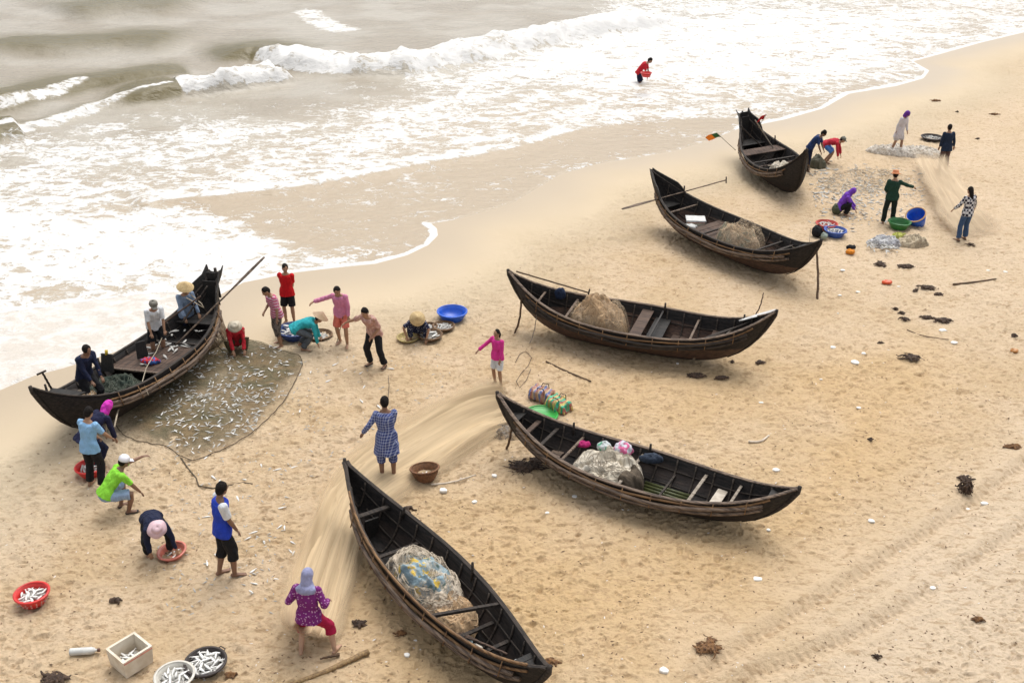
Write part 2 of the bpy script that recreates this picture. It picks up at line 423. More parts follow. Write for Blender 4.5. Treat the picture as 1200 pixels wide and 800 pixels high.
for pts, wd in (([(-100, 388), (0, 365), (60, 357), (110, 350), (160, 344), (205, 340), (250, 331)], .28), ([(-60, 172), (0, 160), (60, 147), (110, 132), (165, 117), (195, 113)], .5), ([(0, 132), (60, 118), (95, 104)], .6), ([(360, 16), (385, 30), (400, 34)], 1.2)):
    dd, _, _ = pdist(X, Y, atl(pts)); linef = np.maximum(linef, (1-sstep(dd, wd*.3, wd*1.2)))
# low bore whose seaward side is covered by foam
bore = [(150, 240), (200, 232), (280, 224), (350, 218), (425, 205), (500, 190), (600, 172), (665, 155), (700, 146), (760, 136)]
a4, s4, e4 = crest(bore, .14, 1.8, .55, None, (.05, .2))
Z += foamw*(.75*(fbm(X*.9, Y*.55, 70, 3)-.4)+.30*(fbm(X*2.6, Y*1.4, 71, 2)-.4))*np.clip(a_+a2, 0, 1)
inner = region(X, Y, [(-300, 240), (-60, 178), (60, 158), (210, 128), (300, 132), (430, 100), (480, 88), (600, 62), (690, 30), (740, -60), (1500, -160), (1500, 60), (1200, 90), (900, 200), (500, 330), (250, 420), (-300, 560)], 1.6)
film = region(X, Y, [(170, 238), (280, 226), (350, 220), (425, 207), (500, 192), (600, 175), (665, 158), (760, 138), (860, 142), (880, 180), (700, 230), (560, 320), (470, 318), (380, 300), (300, 272), (230, 250)], .5)
milk = region(X, Y, [(-300, 415), (0, 366), (100, 351), (200, 340), (262, 330), (300, 350), (200, 420), (60, 470), (-300, 600)], .25)
gap = region(X, Y, [(110, 165), (190, 132), (300, 118), (350, 100), (480, 98), (500, 118), (420, 128), (330, 138), (250, 142), (170, 158)], 1.8)
foamw *= .72+.5*fbm(X*.8, Y*.5, 88, 3)
solid = region(X, Y, [(-80, 250), (150, 250), (300, 270), (360, 300), (250, 330), (-80, 350)], 2.5)*.22+region(X, Y, [(600, 95), (860, 95), (1000, 60), (1100, 20), (760, 20), (600, 60)], 3)*.18
cov = .05*np.ones(X.shape)+sstep(d, 15, 40)*0
cov = np.where(True, cov+inner*(.46-.05), cov)+solid*inner
cov = cov*(1-.8*milk)
cov = cov*(1-film)+film*(.10+.18*fbm(X*.25, Y*.25, 75))
cov = cov*(1-gap*.8)+gap*.8*.12
cov = np.maximum(cov, np.exp(-(np.clip(s4, 0, None)/1.2)**2)*e4*sstep(s4, -.5, -.1)*.60)
right = region(X, Y, [(860, 175), (600, 240), (560, 200), (700, 150), (860, 138), (1000, 100), (1010, 118)], .4)
cov = cov*(1-.3*right)
edgew = .08+.22*vn(X*.4, Y*.4, 79)
thin = region(X, Y, [(500, 262), (520, 240), (650, 190), (860, 140), (870, 175), (640, 250)], .3)
cov = np.maximum(cov, (1-sstep(d, edgew*.5, edgew*1.6))*(d > -.3)*(1-.72*thin)*(1-.7*region(X, Y, [(-300, 470), (0, 425), (130, 395), (180, 372), (215, 378), (140, 425), (0, 480), (-300, 620)], .3))*.95)
cov = np.maximum(cov, linef*.60); cov = np.maximum(cov, foamw*(.52+.4*fbm(X*.5, Y*.5, 93)))
t = NT('sea_water')
v = t.obj((.75, 1.0, 1.0), (0, 0, R(-14)))
dist = t.n('ShaderNodeTexNoise', Vector=v, Scale=.9, Detail=3); vv = t.n('ShaderNodeVectorMath', _operation='MULTIPLY_ADD')
t.set(vv.inputs[0], dist.outputs['Color']); vv.inputs[1].default_value = (.9, .9, .9); t.set(vv.inputs[2], v)
vo = t.n('ShaderNodeTexVoronoi', _feature='DISTANCE_TO_EDGE', Vector=vv.outputs[0], Scale=1.5)
vo2 = t.n('ShaderNodeTexVoronoi', _feature='DISTANCE_TO_EDGE', Vector=vv.outputs[0], Scale=4.2)
na = t.noise(vv.outputs[0], .5, 2); nb = t.noise(vv.outputs[0], 1.9, 9, .72, .4); nc_ = t.noise(v, 14, 4, .7)
covn = t.attr('cov')
def ridge(sc, det, k, ds=0.0):
    n_ = t.noise(vv.outputs[0], sc, det, .6, ds); return t.math('SUBTRACT', 1.0, t.math('MULTIPLY', t.math('ABSOLUTE', t.math('SUBTRACT', t.math('MULTIPLY', n_, 2.0), 1.0)), k), clamp=True)
ra, rb, rc = ridge(.9, 5, 4.5, .3), ridge(2.6, 5, 4.0, .3), ridge(7.5, 3, 3.0)
pat = t.math('ADD', t.math('MULTIPLY', ra, .30), t.math('MULTIPLY', rb, .32)); pat = t.math('ADD', pat, t.math('MULTIPLY', rc, .16))
pat = t.math('ADD', pat, t.math('MULTIPLY', t.math('SUBTRACT', na, .5), .75)); pat = t.math('ADD', pat, t.math('MULTIPLY', t.math('SUBTRACT', nb, .5), 1.1))
pat = t.math('ADD', pat, t.math('MULTIPLY', t.math('SUBTRACT', covn, .5), 1.15))
foam = t.math('MULTIPLY', t.smooth(pat, .27, .49), t.smooth(covn, .03, .12))
veil = t.math('MULTIPLY', t.smooth(pat, -.1, .3), t.smooth(covn, .1, .5))
deep = t.mix(t.smooth(t.noise(v, .25, 3), .4, .6), (.36, .325, .265), (.29, .25, .19))
deep = t.mix(t.attr('shal'), deep, (.37, .295, .205))
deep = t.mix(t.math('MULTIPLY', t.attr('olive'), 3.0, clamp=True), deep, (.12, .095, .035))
wc = t.mix(t.math('MULTIPLY', veil, .5), deep, (.48, .44, .37))
wc = t.mix(t.math('MULTIPLY', t.attr('milk'), t.math('ADD', .6, t.math('MULTIPLY', t.smooth(nb, .4, .6), .4))), wc, (.62, .59, .55))
wc = t.mix(foam, wc, (.61, .60, .58))
t.set(t.b.inputs['Base Color'], wc)
t.set(t.b.inputs['Roughness'], t.math('ADD', .2, t.math('MULTIPLY', foam, .6)))
t.b.inputs['Specular IOR Level'].default_value = .5; t.b.inputs['IOR'].default_value = 1.33
rip = t.noise(t.obj((.5, 1, 1), (0, 0, R(-14))), 3.0, 5, .6)
bn = t.bump(rip, .8, .12); t.set(t.b.inputs['Normal'], t.bump(t.math('ADD', foam, t.math('MULTIPLY', nc_, .4)), .5, .03, bn))
sea = grid_mesh('sea_water', X, Y, Z, dict(cov=cov, milk=milk, olive=np.clip(olive, 0, 1), shal=np.clip(1-sstep(d, 6, 16)+.5*film, 0, 1)), t.m, keep=(d > -.6))
tag(sea, kind='structure')

def gz(x, y):
    """height of the sand under a point"""
    j = np.abs(GY[:, 0]-y).argmin(); i = np.abs(GX[j]-x).argmin(); return float(GZ[j, i])
def gat(px, py, h=0.0):
    p = at(px, py, h); return Vector((p.x, p.y, h+gz(p.x, p.y)))
# ------------------------------------------------------------------ boats
def wood(name, c1, c2, rough=.75, stretch=(.5, 5, 5), sc=5):
    return rough_mat(name, c1, c2, rough, sc, .6, .012, stretch, spec=.3)
M_tar = wood('tarred_wood', (.012, .011, .011), (.035, .028, .023), .6)
M_tar2 = wood('inner_planking', (.009, .009, .009), (.026, .022, .019), .6)
M_rail = wood('weathered_rail', (.20, .145, .105), (.055, .04, .032))
M_raild = wood('dark_rail', (.05, .038, .03), (.016, .013, .011))
M_rib = wood('rib_wood', (.075, .058, .045), (.03, .024, .02))
M_bam = wood('old_bamboo', (.24, .14, .065), (.09, .05, .028))
M_plank = wood('brown_plank', (.11, .07, .05), (.045, .03, .023), sc=4)
M_grey = wood('grey_wood', (.30, .26, .21), (.16, .13, .10), sc=4)
M_stick = wood('stick_wood', (.14, .085, .05), (.06, .038, .025), sc=8)
def hull_mat(name, weave, lo, hi):
    t = NT(name); v = t.obj((.5, 5, 5)); n = t.noise(v, 5, 5, .6)
    base = t.mix(t.smooth(n, .35, .65), (.007, .0065, .0065), (.024, .019, .017))
    sep = t.n('ShaderNodeSeparateXYZ', Vector=t.obj())
    w1 = t.math('FRACT', t.math('MULTIPLY', sep.outputs[0], 7.0)); w2 = t.math('FRACT', t.math('MULTIPLY', sep.outputs[2], 24))
    br = t.mix(t.smooth(t.noise(t.obj((1, 1, 5)), 7, 5, .7), .35, .65), (.11, .065, .045), (.035, .022, .018))
    zz = t.math('ADD', sep.outputs[2], t.math('MULTIPLY', t.noise(t.obj(), 1.5, 2), .1))
    f = t.math('MULTIPLY', t.smooth(zz, lo, lo+.06), t.math('SUBTRACT', 1, t.smooth(zz, hi, hi+.05)))
    c = t.mix(t.math('MULTIPLY', f, weave), base, br)
    t.set(t.b.inputs['Base Color'], c); t.b.inputs['Roughness'].default_value = .7; t.b.inputs['Specular IOR Level'].default_value = .3
    h = t.math('ADD', t.math('MULTIPLY', t.math('LESS_THAN', w2, .2), .6), n); h = t.math('ADD', h, t.math('MULTIPLY', t.math('LESS_THAN', w1, .12), .4))
    t.set(t.b.inputs['Normal'], t.bump(h, .6, .012)); return t.m

class Boat:
    def __init__(s, P, hull, rim=None, rail_mat=None, rail=(-.82, .82), plates=(0, 0), label='', far_rail=True, ribs=13, raildrop=.13, split=(False, False)):
        (s.x, s.y, s.hd, s.L, s.bm, s.heel, s.z0, s.a, s.b, s.pa, s.pb, s.q, _) = P
        s.root = empty('fishing_boat', (s.x, s.y, 0), (s.heel, 0, s.hd)); tag(s.root, label, 'boat', 'wooden fishing boats drawn up on the beach')
        s.M = Matrix.Translation((s.x, s.y, 0)) @ Euler((s.heel, 0, s.hd)).to_matrix().to_4x4()
        rim = rim or M_rail; rail_mat = rail_mat or M_rail; s.plates = plates; s.split = split
        T = [-1+2*i/60 for i in range(61)]; ns = 9
        # hull shell with real thickness
        mb = MB(); vs = []; fs = []
        for sh in (0, 1):
            for t_ in T:
                for k in range(-ns, ns+1):
                    vs.append(s.sec(t_, abs(k)/ns, 1 if k >= 0 else -1, sh))
        W = 2*ns+1; N = len(T)*W
        for i in range(len(T)-1):
            for k in range(W-1):
                a = i*W+k; fs.append((a, a+1, a+1+W, a+W)); b = N+a; fs.append((b, b+W, b+1+W, b+1))
            for k in (0, W-1):
                a = i*W+k; fs.append((a, a+W, N+a+W, N+a) if k == 0 else (a, N+a, N+a+W, a+W))
        for i in (0, len(T)-1):
            for k in range(W-1):
                a = i*W+k; fs.append((a, N+a, N+a+1, a+1) if i == 0 else (a, a+1, N+a+1, N+a))
        mb.add(vs, fs).build('hull', hull, s.root)
        for sd in (1, -1):
            mb = MB(); vs = []; 
            for t_ in T:
                p = s.g(t_, sd); vs.append(p)
            for a, b in zip(T[:-1], T[1:]):
                pa, pb = s.g(a, sd), s.g(b, sd)
            mb.tube([s.g(t_, sd)+Vector((0, sd*.0, .012)) for t_ in T], .022, 6, Vector((0, 0, 1)), .042); mb.build('gunwale', rim, s.root, False)
            mb = MB(); mb.tube([s.sec(t_, .72, sd, 1)+Vector((0, -sd*.01, 0)) for t_ in T if abs(t_) < .9], .018, 5, Vector((0, 0, 1))); mb.build('stringer', M_raild, s.root)
            mb = MB(); mb.tube([s.sec(t_, .42, sd, 1)+Vector((0, -sd*.01, 0)) for t_ in T if abs(t_) < .82], .018, 5, Vector((0, 0, 1))); mb.build('stringer', M_raild, s.root)
            if sd == -1 or far_rail:
                for j, (dz, off, rr) in enumerate(((raildrop, .075, .042), (raildrop+.085, .06, .038), (raildrop-.065, .04, .024))):
                    pts = []
                    for t_ in T:
                        if rail[0]-.02*j <= t_ <= rail[1]+.02*j:
                            q = s.g(t_, sd); w_ = 1-((t_-(rail[0]+rail[1])/2)/((rail[1]-rail[0])/2+.03))**2
                            pts.append(q+Vector((0, sd*(off*(.35+.65*max(w_, 0))), -dz-.02*math.sin(t_*9+j))))
                    mb = MB(); mb.tube(pts, rr, 7); mb.build('rub_rail', rail_mat if j < 2 else M_bam, s.root)
                for i in range(9):
                    mb = MB(); t_ = rail[0]+(rail[1]-rail[0])*(i+.5)/9; q = s.g(t_, sd); 
                    mb.beam(q+Vector((0, sd*.03, .02)), q+Vector((0, sd*.105, -raildrop-.1)), .02, .012); mb.build('rail_lashing', M_bam, s.root)
        for i in range(ribs):
            t_ = -.84+1.68*i/(ribs-1); mb = MB(); pts = []
            for k in range(-ns, ns+1):
                q = s.sec(t_, abs(k)/ns*.97, 1 if k >= 0 else -1, 1); pts.append(q+Vector((0, -.012*(1 if k > 0 else -1 if k < 0 else 0), .015)))
            mb.tube(pts, .02, 5, Vector((1, 0, 0)), .018); mb.build('rib', M_rib, s.root)
        for e, sd_ in ((-1, 0), (1, 1)):
            if split[sd_]:
                for tt, up in ((.95, plates[sd_]*.55), (.90, plates[sd_]*.45)):
                    q = s.g(e*tt, 1); mb = MB(); mb.box((q.x, 0, q.z-.25+up/2), (.03, q.y*2-.03, .5+up)); mb.build('transom_board', M_tar2, s.root, False)
            # stem post following the end of the keel
            mb = MB(); pts = [Vector((e*(s.L/2*tt+.012), 0, s.kz(e*tt)-.02)) for tt in (.7, .78, .85, .9, .94, .97, 1.0)]; top = s.g(e, 1); pts.append(Vector((e*(s.L/2+.03), 0, top.z+.06)))
            mb.tube(pts, [.012, .02, .03, .036, .042, .045, .045, .035], 6, Vector((0, 1, 0)), [.012, .02, .03, .04, .05, .05, .05, .04]); mb.build('stem_post', M_raild, s.root)
            if plates[sd_]:
                ht, tin = plates[sd_], .70
                for sd in (1, -1):
                    mb = MB(); vs = []; n = 9; flare = .16 if split[sd_] else .05
                    for sh in (0, 1):
                        for i in range(n):
                            tt = tin+(1-tin)*i/(n-1); q = s.g(e*tt, sd); up = ht*(sstep(np.float64(tt), tin-.02, tin+.07))*(1-.55*((tt-tin)/(1-tin))**1.5)
                            o = Vector((0, sd*(.02 if sh == 0 else -.012), 0)); f = flare*((tt-tin)/(1-tin))
                            vs += [q+o+Vector((0, 0, -.10)), q+o+Vector((e*.05*i/n, sd*f*up/max(ht, .01), up))]
                    fs = []
                    for i in range(n-1):
                        a = 2*i; b = 2*n+a; fs += [(a, a+2, a+3, a+1), (b, b+1, b+3, b+2), (a+1, a+3, b+3, b+1), (a, b, b+2, a+2)]
                    fs += [(0, 1, 2*n+1, 2*n), (2*n-2, 4*n-2, 4*n-1, 2*n-1)]
                    mb.add(vs, fs).build('end_board', M_tar2, s.root, False)
    def w(s, t_):
        e = 1 if t_ > 0 else 0
        m_ = .17 if (s.split[e] if hasattr(s, 'split') else False) else .035
        return max(s.bm/2*(1-abs(t_)**s.q), m_*min(1, abs(t_)))
    def zs(s, t_): return s.z0+(s.a*abs(t_)**s.pa if t_ < 0 else s.b*abs(t_)**s.pb)
    def kz(s, t_): return (s.zs(-1 if t_ < 0 else 1)-.06)*abs(t_)**(5.2)
    def g(s, t_, sd): return Vector((t_*s.L/2, sd*s.w(t_), s.zs(t_)))
    def sec(s, t_, f, sd, shell):
        w_, z1, z0 = s.w(t_), s.zs(t_), s.kz(t_)
        a = f*math.pi/2; y = w_*(.82*math.sin(a)+.18*f); z = z0+(z1-z0)*(1-math.cos(a))**.85
        if shell: y = max(y-.03*min(1, f*4+.0), 0); z = z+.035*(1-f)
        return Vector((t_*s.L/2, sd*y, z))
    def wid(s, t_, z):
        """inner half width at height z"""
        b = 0
        for k in range(0, 41):
            q = s.sec(t_, k/40, 1, 1)
            if q.z <= z: b = q.y
        return b
    def thwart(s, t_, wd=.12, z=None, mat=None, name='thwart', th=.035, dt=0):
        z = s.zs(t_)-.12 if z is None else z; h = s.wid(t_, z)-.004; x = t_*s.L/2
        mb = MB(); mb.beam((x, -h, z), (x+dt, h, z), wd, th); return mb.build(name, mat or M_raild, s.root, False)
    def deck(s, t0, t1, z, mat, n=5, name='deck_board', gap=.012):
        for i in range(n):
            a = t0+(t1-t0)*i/n; b = t0+(t1-t0)*(i+1)/n; tm = (a+b)/2; x0, x1 = a*s.L/2+gap/2, b*s.L/2-gap/2
            h0, h1 = s.wid(a, z)-.01, s.wid(b, z)-.01
            if min(h0, h1) < .03: continue
            mb = MB(); zt = z+random.uniform(-.006, .006)
            vs = [(x0, -h0, zt), (x1, -h1, zt), (x1, h1, zt), (x0, h0, zt)]; vs += [(x, y, z_-.025) for x, y, z_ in vs]
            mb.add(vs, [(0, 1, 2, 3), (7, 6, 5, 4), (0, 4, 5, 1), (1, 5, 6, 2), (2, 6, 7, 3), (3, 7, 4, 0)]); mb.build(name, mat, s.root, False)
    def post(s, t_, sd, h=.22, lean=.0):
        q = s.g(t_, sd); mb = MB(); mb.tube([q+Vector((0, -sd*.05, -.15)), q+Vector((lean, -sd*.05, h))], [.03, .024], 7); return mb.build('oar_peg', M_raild, s.root)
    def W(s, t_, y, z): return s.M @ Vector((t_*s.L/2, y, z))

FIT = {1: [9.39, 37.212, -1.417, 6.24, 1.737, 0.132, 0.837, 0.778, 1.245, 3.132, 2.977, 1.962, 0.0],
       2: [6.451, 30.089, -0.956, 6.913, 1.797, 0.029, 0.828, 0.831, 0.784, 2.923, 3.279, 2.372, 0.0],
       3: [3.062, 23.821, -0.352, 6.692, 1.697, 0.033, 0.846, 0.742, 0.809, 3.335, 3.559, 2.116, 0.0],
       4: [2.473, 17.549, -0.499, 6.289, 1.558, -0.032, 0.635, 0.741, 0.588, 2.837, 3.263, 2.093, 0.0],
       5: [-1.296, 14.063, -0.951, 6.34, 1.25, -0.043, 0.792, 0.485, 0.445, 3.253, 4.179, 2.105, 0.0],
       6: [-8.358, 21.394, 1.208, 6.235, 1.801, -0.111, 0.803, 0.899, 0.959, 3.307, 3.404, 2.545, 0.0]}
H_blk = hull_mat('tarred_hull', .15, .25, .5); H_brn = hull_mat('woven_bamboo_hull', 1.0, .22, .62)
# 5: nearest boat
B5 = Boat(FIT[5], H_blk, M_raild, M_rail, (-.74, .86), (0, 0), 'black wooden boat nearest the viewer, holding a big pale net heap', False, 13, .16)
B5.thwart(-.66, .10, mat=M_raild); B5.thwart(-.68, .04, .35, M_tar2, 'bulkhead', .5); B5.thwart(.27, .055, B5.zs(.27)-.02, M_raild, dt=.35, th=.05); B5.thwart(.38, .07, .45)
B5.thwart(.55, .07, .5); B5.thwart(.72, .06, .62); B5.thwart(-.38, .07, .5); B5.post(.1, 1); B5.post(-.55, 1, .16, .1)
B5.deck(.78, .93, B5.zs(.85)-.12, M_tar2, 4)
mb = MB(); mb.tube([B5.g(t_, -1)+Vector((0, -.02, .045)) for t_ in np.linspace(-.8, .9, 40)], .024, 7); mb.build('bamboo_rail', M_bam, B5.root)
# 4
B4 = Boat(FIT[4], H_blk, M_rail, M_rail, (-.8, .84), (0, 0), 'black wooden boat with a cream net heap and a colourful bag, beside the woven bags', True, 14, .12)
B4.thwart(-.74, .10, mat=M_plank); B4.thwart(-.62, .07, mat=M_raild); B4.thwart(-.45, .05, mat=M_rail); B4.thwart(-.04, .06, mat=M_grey); B4.thwart(.4, .06, mat=M_grey); B4.thwart(.64, .05, mat=M_grey); B4.thwart(.2, .04, .35)
B4.deck(.04, .34, .14, rough_mat('green_bamboo_floor', (.10, .12, .035), (.05, .06, .02), .6, 8), 1, 'floor_board')
mb = MB()
for i in range(6): mb.tube([(.04*B4.L/2, -.3+i*.11, .19), (.34*B4.L/2, -.3+i*.11, .19)], .035, 8)
mb.build('bamboo_floor', rough_mat('green_bamboo', (.075, .085, .025), (.035, .04, .015), .5, 6, stretch=(1, 6, 6)), B4.root)
B4.thwart(.53, .20, .42, rough_mat('pale_board', (.5, .45, .38), (.36, .31, .25)), 'seat_board'); B4.thwart(-.58, .24, .28, M_rail, 'seat_board')
B4.post(-.52, 1, .14); B4.post(0, 1, .16); 
B4.deck(-.97, -.82, B4.zs(-.88)-.15, M_tar2, 3); B4.deck(.84, .97, B4.zs(.9)-.10, M_tar2, 3)
# 3
B3 = Boat(FIT[3], H_brn, M_rail, M_raild, (-.82, .84), (0, 0), 'brown bellied boat with a tan net heap between two thin leaning props', True, 14, .15)
B3.thwart(-.74, .05, mat=M_rail); B3.thwart(-.50, .06, mat=M_rail); B3.deck(-.94, -.77, .72, M_plank, 3)
B3.deck(.0, .09, B3.zs(0)-.10, M_plank, 1); B3.deck(.11, .23, .62, M_tar2, 1, 'dark_hatch'); B3.deck(.26, .5, .33, M_plank, 4, 'floor_board'); B3.thwart(.44, .05, mat=M_rail); B3.thwart(.16, .04, B3.zs(0)-.06, M_tar)
B3.deck(.56, .86, .66, M_plank, 5); B3.post(.17, 1, .17); B3.post(.78, 1, .12)
# 2
B2 = Boat(FIT[2], H_brn, M_raild, M_rail, (-.84, .78), (.22, 0), 'dark boat with a white box and an oar laid across its raised end', True, 13, .17)
B2.thwart(-.56, .05, mat=M_rail); B2.deck(-.30, .02, .60, M_plank, 4); B2.thwart(.45, .06, mat=M_raild); B2.thwart(.6, .08, mat=M_raild); B2.thwart(-.1, .05, mat=M_raild); B2.deck(.78, .95, B2.zs(.86)-.12, M_tar2, 3)
B2.deck(-.52, -.34, .42, M_tar2, 3); B2.deck(-.97, -.7, .8, M_tar2, 4); B2.post(-.7, 1, .25)
# 1
P1 = FIT[1]
B1 = Boat(P1, H_blk, M_raild, M_rail, (-.7, .7), (.34, .0), 'dark boat farthest up the beach, with a tall split stern and two flags', True, 12, .17, (True, False))
B1.deck(-.42, -.22, B1.zs(-.3)-.06, M_plank, 2); B1.thwart(.02, .08, B1.zs(0)-.08, M_raild); B1.thwart(.14, .06, mat=M_plank); B1.deck(-.95, -.6, .75, M_tar2, 5); B1.thwart(.5, .06); B1.deck(.68, .9, B1.zs(.78)-.14, M_tar2, 3)
B1.post(.35, -1, .2); B1.post(-.45, 1, .22)
# 6
B6 = Boat(FIT[6], H_blk, M_raild, M_rail, (-.62, .78), (0, .30), 'dark boat at the water edge with people aboard and a tall stern', True, 13, .18, (False, True))
B6.deck(-.08, .34, .66, M_plank, 6); B6.thwart(-.13, .05, B6.zs(-.1)-.06, M_rail); B6.deck(.40, .58, .5, M_tar2, 3); B6.deck(-.95, -.72, B6.zs(-.85)-.12, M_tar2, 4)
B6.deck(.62, .93, .85, M_tar2, 5); B6.thwart(.36, .05, mat=M_raild); B6.thwart(-.5, .06, mat=M_raild); B6.post(-.15, 1, .2); B6.post(-.8, 1, .2)

def upright_board(boat, t_, y, z, w_, h_, rot, label, cap=None):
    e = empty('wooden_board', boat.W(t_, y, z), (0, .18, boat.hd+rot)); tag(e, label, 'board'); mb = MB(); mb.box((0, 0, h_/2), (.05, w_, h_), taper=.85); mb.build('plank', M_tar2, e, False)
    if cap: mb = MB(); mb.tube([(0, 0, h_-.02), (0, 0, h_+.09)], .035, 8); mb.build('knob', cap, e)
upright_board(B6, -.16, .62, .70, .30, .42, .2, 'dark upright board with a yellow knob between the two men aboard', rough_mat('yellow_knob', (.55, .38, .03)))
upright_board(B6, .10, .28, .68, .26, .40, .9, 'dark upright board right in front of the white shirt')
# ------------------------------------------------------------------ people
M_skin = {}
def skin(tone):
    k = {'tan': (.34, .19, .115), 'dark': (.22, .12, .075), 'light': (.46, .28, .19)}[tone]
    return rough_mat('skin_'+tone, k, tuple(v*.8 for v in k), .55, 5, .15, .004)
def ik(a, b, l1, l2, pole):
    a = Vector(a); b = Vector(b); d = b-a; L = d.length; mx = (l1+l2)*.995
    if L > mx: b = a+d*(mx/L); d = b-a; L = mx
    if L < .08: L = .08
    x = d.normalized(); k = (l1*l1-l2*l2+L*L)/(2*L); h = math.sqrt(max(l1*l1-k*k, 0))
    p = Vector(pole); p = p-x*p.dot(x)
    if p.length < 1e-4: p = x.orthogonal()
    p.normalize(); return a+x*k+p*h, b
def person(label, loc, face, s=1.0, hip=.88, hx=0., lean=4, side=0, head=(0, 0), hl=(.05, .22, .78), hr=(.05, -.22, .78), fl=(0, .11), fr=(0, -.11), zf=(0, 0),
           tone='tan', top=None, sleeve='short', bottom=None, blen='long', hair='short', hat=None, group=None, shoe=None, girth=1.0, tail=.10, knee=(1, 0), skirt=False, hold=False, curve=14, hair_mat=None, smat=None):
    """hip height, lean (deg forward), hands and feet in body space (x forward, y left, z up) for a 1.65 m figure"""
    s = s*(1+max(0, 26-Vector(loc).y)*.003)
    root = empty('person', loc, (0, 0, R(face))); tag(root, label, 'person', group)
    if hip >= .84: hip += .05
    K = lambda p: Vector(p)*s
    P = Vector((hx, 0, hip)); ln = R(lean); sdr = R(side)
    def dirv(a): return Vector((math.sin(a)*math.cos(sdr), math.sin(sdr), math.cos(a)*math.cos(sdr)))
    u1, u2, u3 = dirv(ln*.75), dirv(ln), dirv(ln+R(curve)*min(1, abs(lean)/40))
    lat = Vector((0, math.cos(sdr), -math.sin(sdr)))
    W1 = P+u1*.16; C = W1+u2*.18; S = C+u3*.15; Nk = S+u3*.07
    hp, hyaw = R(head[0]), R(head[1])
    ha = ln*.45+R(curve)*.3+hp; hd = dirv(ha)
    fwd = Vector((math.cos(ha)*math.cos(hyaw), math.sin(hyaw), -math.sin(ha)*math.cos(hyaw))).normalized(); hlat = hd.cross(fwd).normalized(); hd = fwd.cross(hlat)
    Hc = Nk+hd*.135+fwd*.015
    sh = {1: S+lat*.165-u3*.015, -1: S-lat*.165-u3*.015}
    hipj = {1: P+Vector((0, .085, -.02)), -1: P+Vector((0, -.085, -.02))}
    body = MB()
    g = girth
    torso = [P-u1*.03, P+u1*.06, W1, C, S-u3*.03, S+u3*.015]; tw = [.155, .15, .135, .16, .165, .11]; td = [.10*g, .105*g, .095*g, .11*g, .10*g, .06]
    body.capsule([K(p) for p in torso], [r*s for r in tw], 14, lat, [r*s for r in td])
    body.capsule([K(S), K(Nk), K(Nk+hd*.05)], [.055*s, .05*s, .05*s], 10)
    rot = Matrix((fwd, hlat, hd)).transposed()
    body.ell(K(Hc), (.094*s, .075*s, .112*s), rot); body.ell(K(Hc+fwd*.04-hd*.06), (.05*s, .05*s, .055*s), rot)
    body.ell(K(Hc+fwd*.098-hd*.012), (.018*s, .013*s, .024*s), rot)
    for q in (1, -1): body.ell(K(Hc+hlat*q*.077-hd*.01), (.018*s, .010*s, .03*s), rot)
    arms = {}; legs = {}
    for q, hnd in ((1, hl), (-1, hr)):
        pole = Vector((-.6, q*.45, -.5)) if hnd[2] > .5 or lean < 40 else Vector((-.2, q*.8, .5))
        e, wv = ik(sh[q], hnd, .275, .245, pole); arms[q] = (sh[q], e, wv)
        body.capsule([K(sh[q]), K((sh[q]*.6+e*.4)), K(e), K(e*.7+wv*.3), K(wv)], [.052*s, .045*s, .037*s, .038*s, .025*s], 10)
        fd = (wv-e).normalized(); dn = Vector((0, 0, -1)); fd = (fd*.8+dn*.25+(Vector((.2, 0, 0)) if not hold else Vector((.3, 0, .1)))).normalized()
        sdv = fd.cross(Vector((.3, 0, 1))).normalized(); nr = sdv.cross(fd).normalized()
        body.capsule([K(wv), K(wv+fd*.035), K(wv+fd*.085)], [.024*s, .034*s, .038*s], 8, sdv, [.018*s, .014*s, .013*s])
        curl = 1.1 if hold else .5
        for k, (off, L_) in enumerate(((-.030, .062), (-.010, .074), (.010, .068), (.029, .052))):
            b0 = wv+fd*.085+sdv*off; c1 = math.cos(curl*.5); s1 = math.sin(curl*.5); d1 = fd*c1-nr*s1; d2 = fd*math.cos(curl*1.3)-nr*math.sin(curl*1.3)
            body.capsule([K(b0), K(b0+d1*L_*.5), K(b0+d1*L_*.5+d2*L_*.5)], [.0088*s, .0082*s, .007*s], 6)
        tb = wv+fd*.03+sdv*(-q*.028)*1.0; td_ = (fd*.6-sdv*q*.6-nr*.4).normalized()
        body.capsule([K(tb), K(tb+td_*.035), K(tb+td_*.035+(fd*.8-nr*.5).normalized()*.03)], [.0115*s, .010*s, .0085*s], 6)
    for q, ft, z_ in ((1, fl, zf[0]), (-1, fr, zf[1])):
        an = Vector((ft[0]-.02, ft[1], .075+z_)); kp = Vector((1, q*.25*1, .15)) if hip > .5 else Vector((1, q*.45, .5))
        k_, an = ik(hipj[q], an, .43, .415, kp); legs[q] = (hipj[q], k_, an)
        body.capsule([K(hipj[q]), K(hipj[q]*.55+k_*.45), K(k_), K(k_*.65+an*.35), K(an)], [.086*s, .076*s, .054*s, .056*s, .036*s], 12)
        toe = R(q*12); td_ = Vector((math.cos(toe), math.sin(toe), 0)); side_ = Vector((-td_.y, td_.x, 0))
        zb = an.z-.075
        body.capsule([K(an-td_*.035+Vector((0, 0, -.04))), K(an+td_*.05+Vector((0, 0, -.042))), K(an+td_*.13+Vector((0, 0, -.055)))], [.032*s, .038*s, .042*s], 10, side_, [.034*s, .030*s, .018*s])
        for k in range(5):
            b0 = an+td_*.15+side_*(-q)*(.03-.015*k)*-1+Vector((0, 0, -.06)); body.capsule([K(b0), K(b0+td_*(.035-.004*k))], [.010*s, .009*s], 6)
    remeshed(body, 'body', skin(tone), root, .0085*max(s, 1), 2)
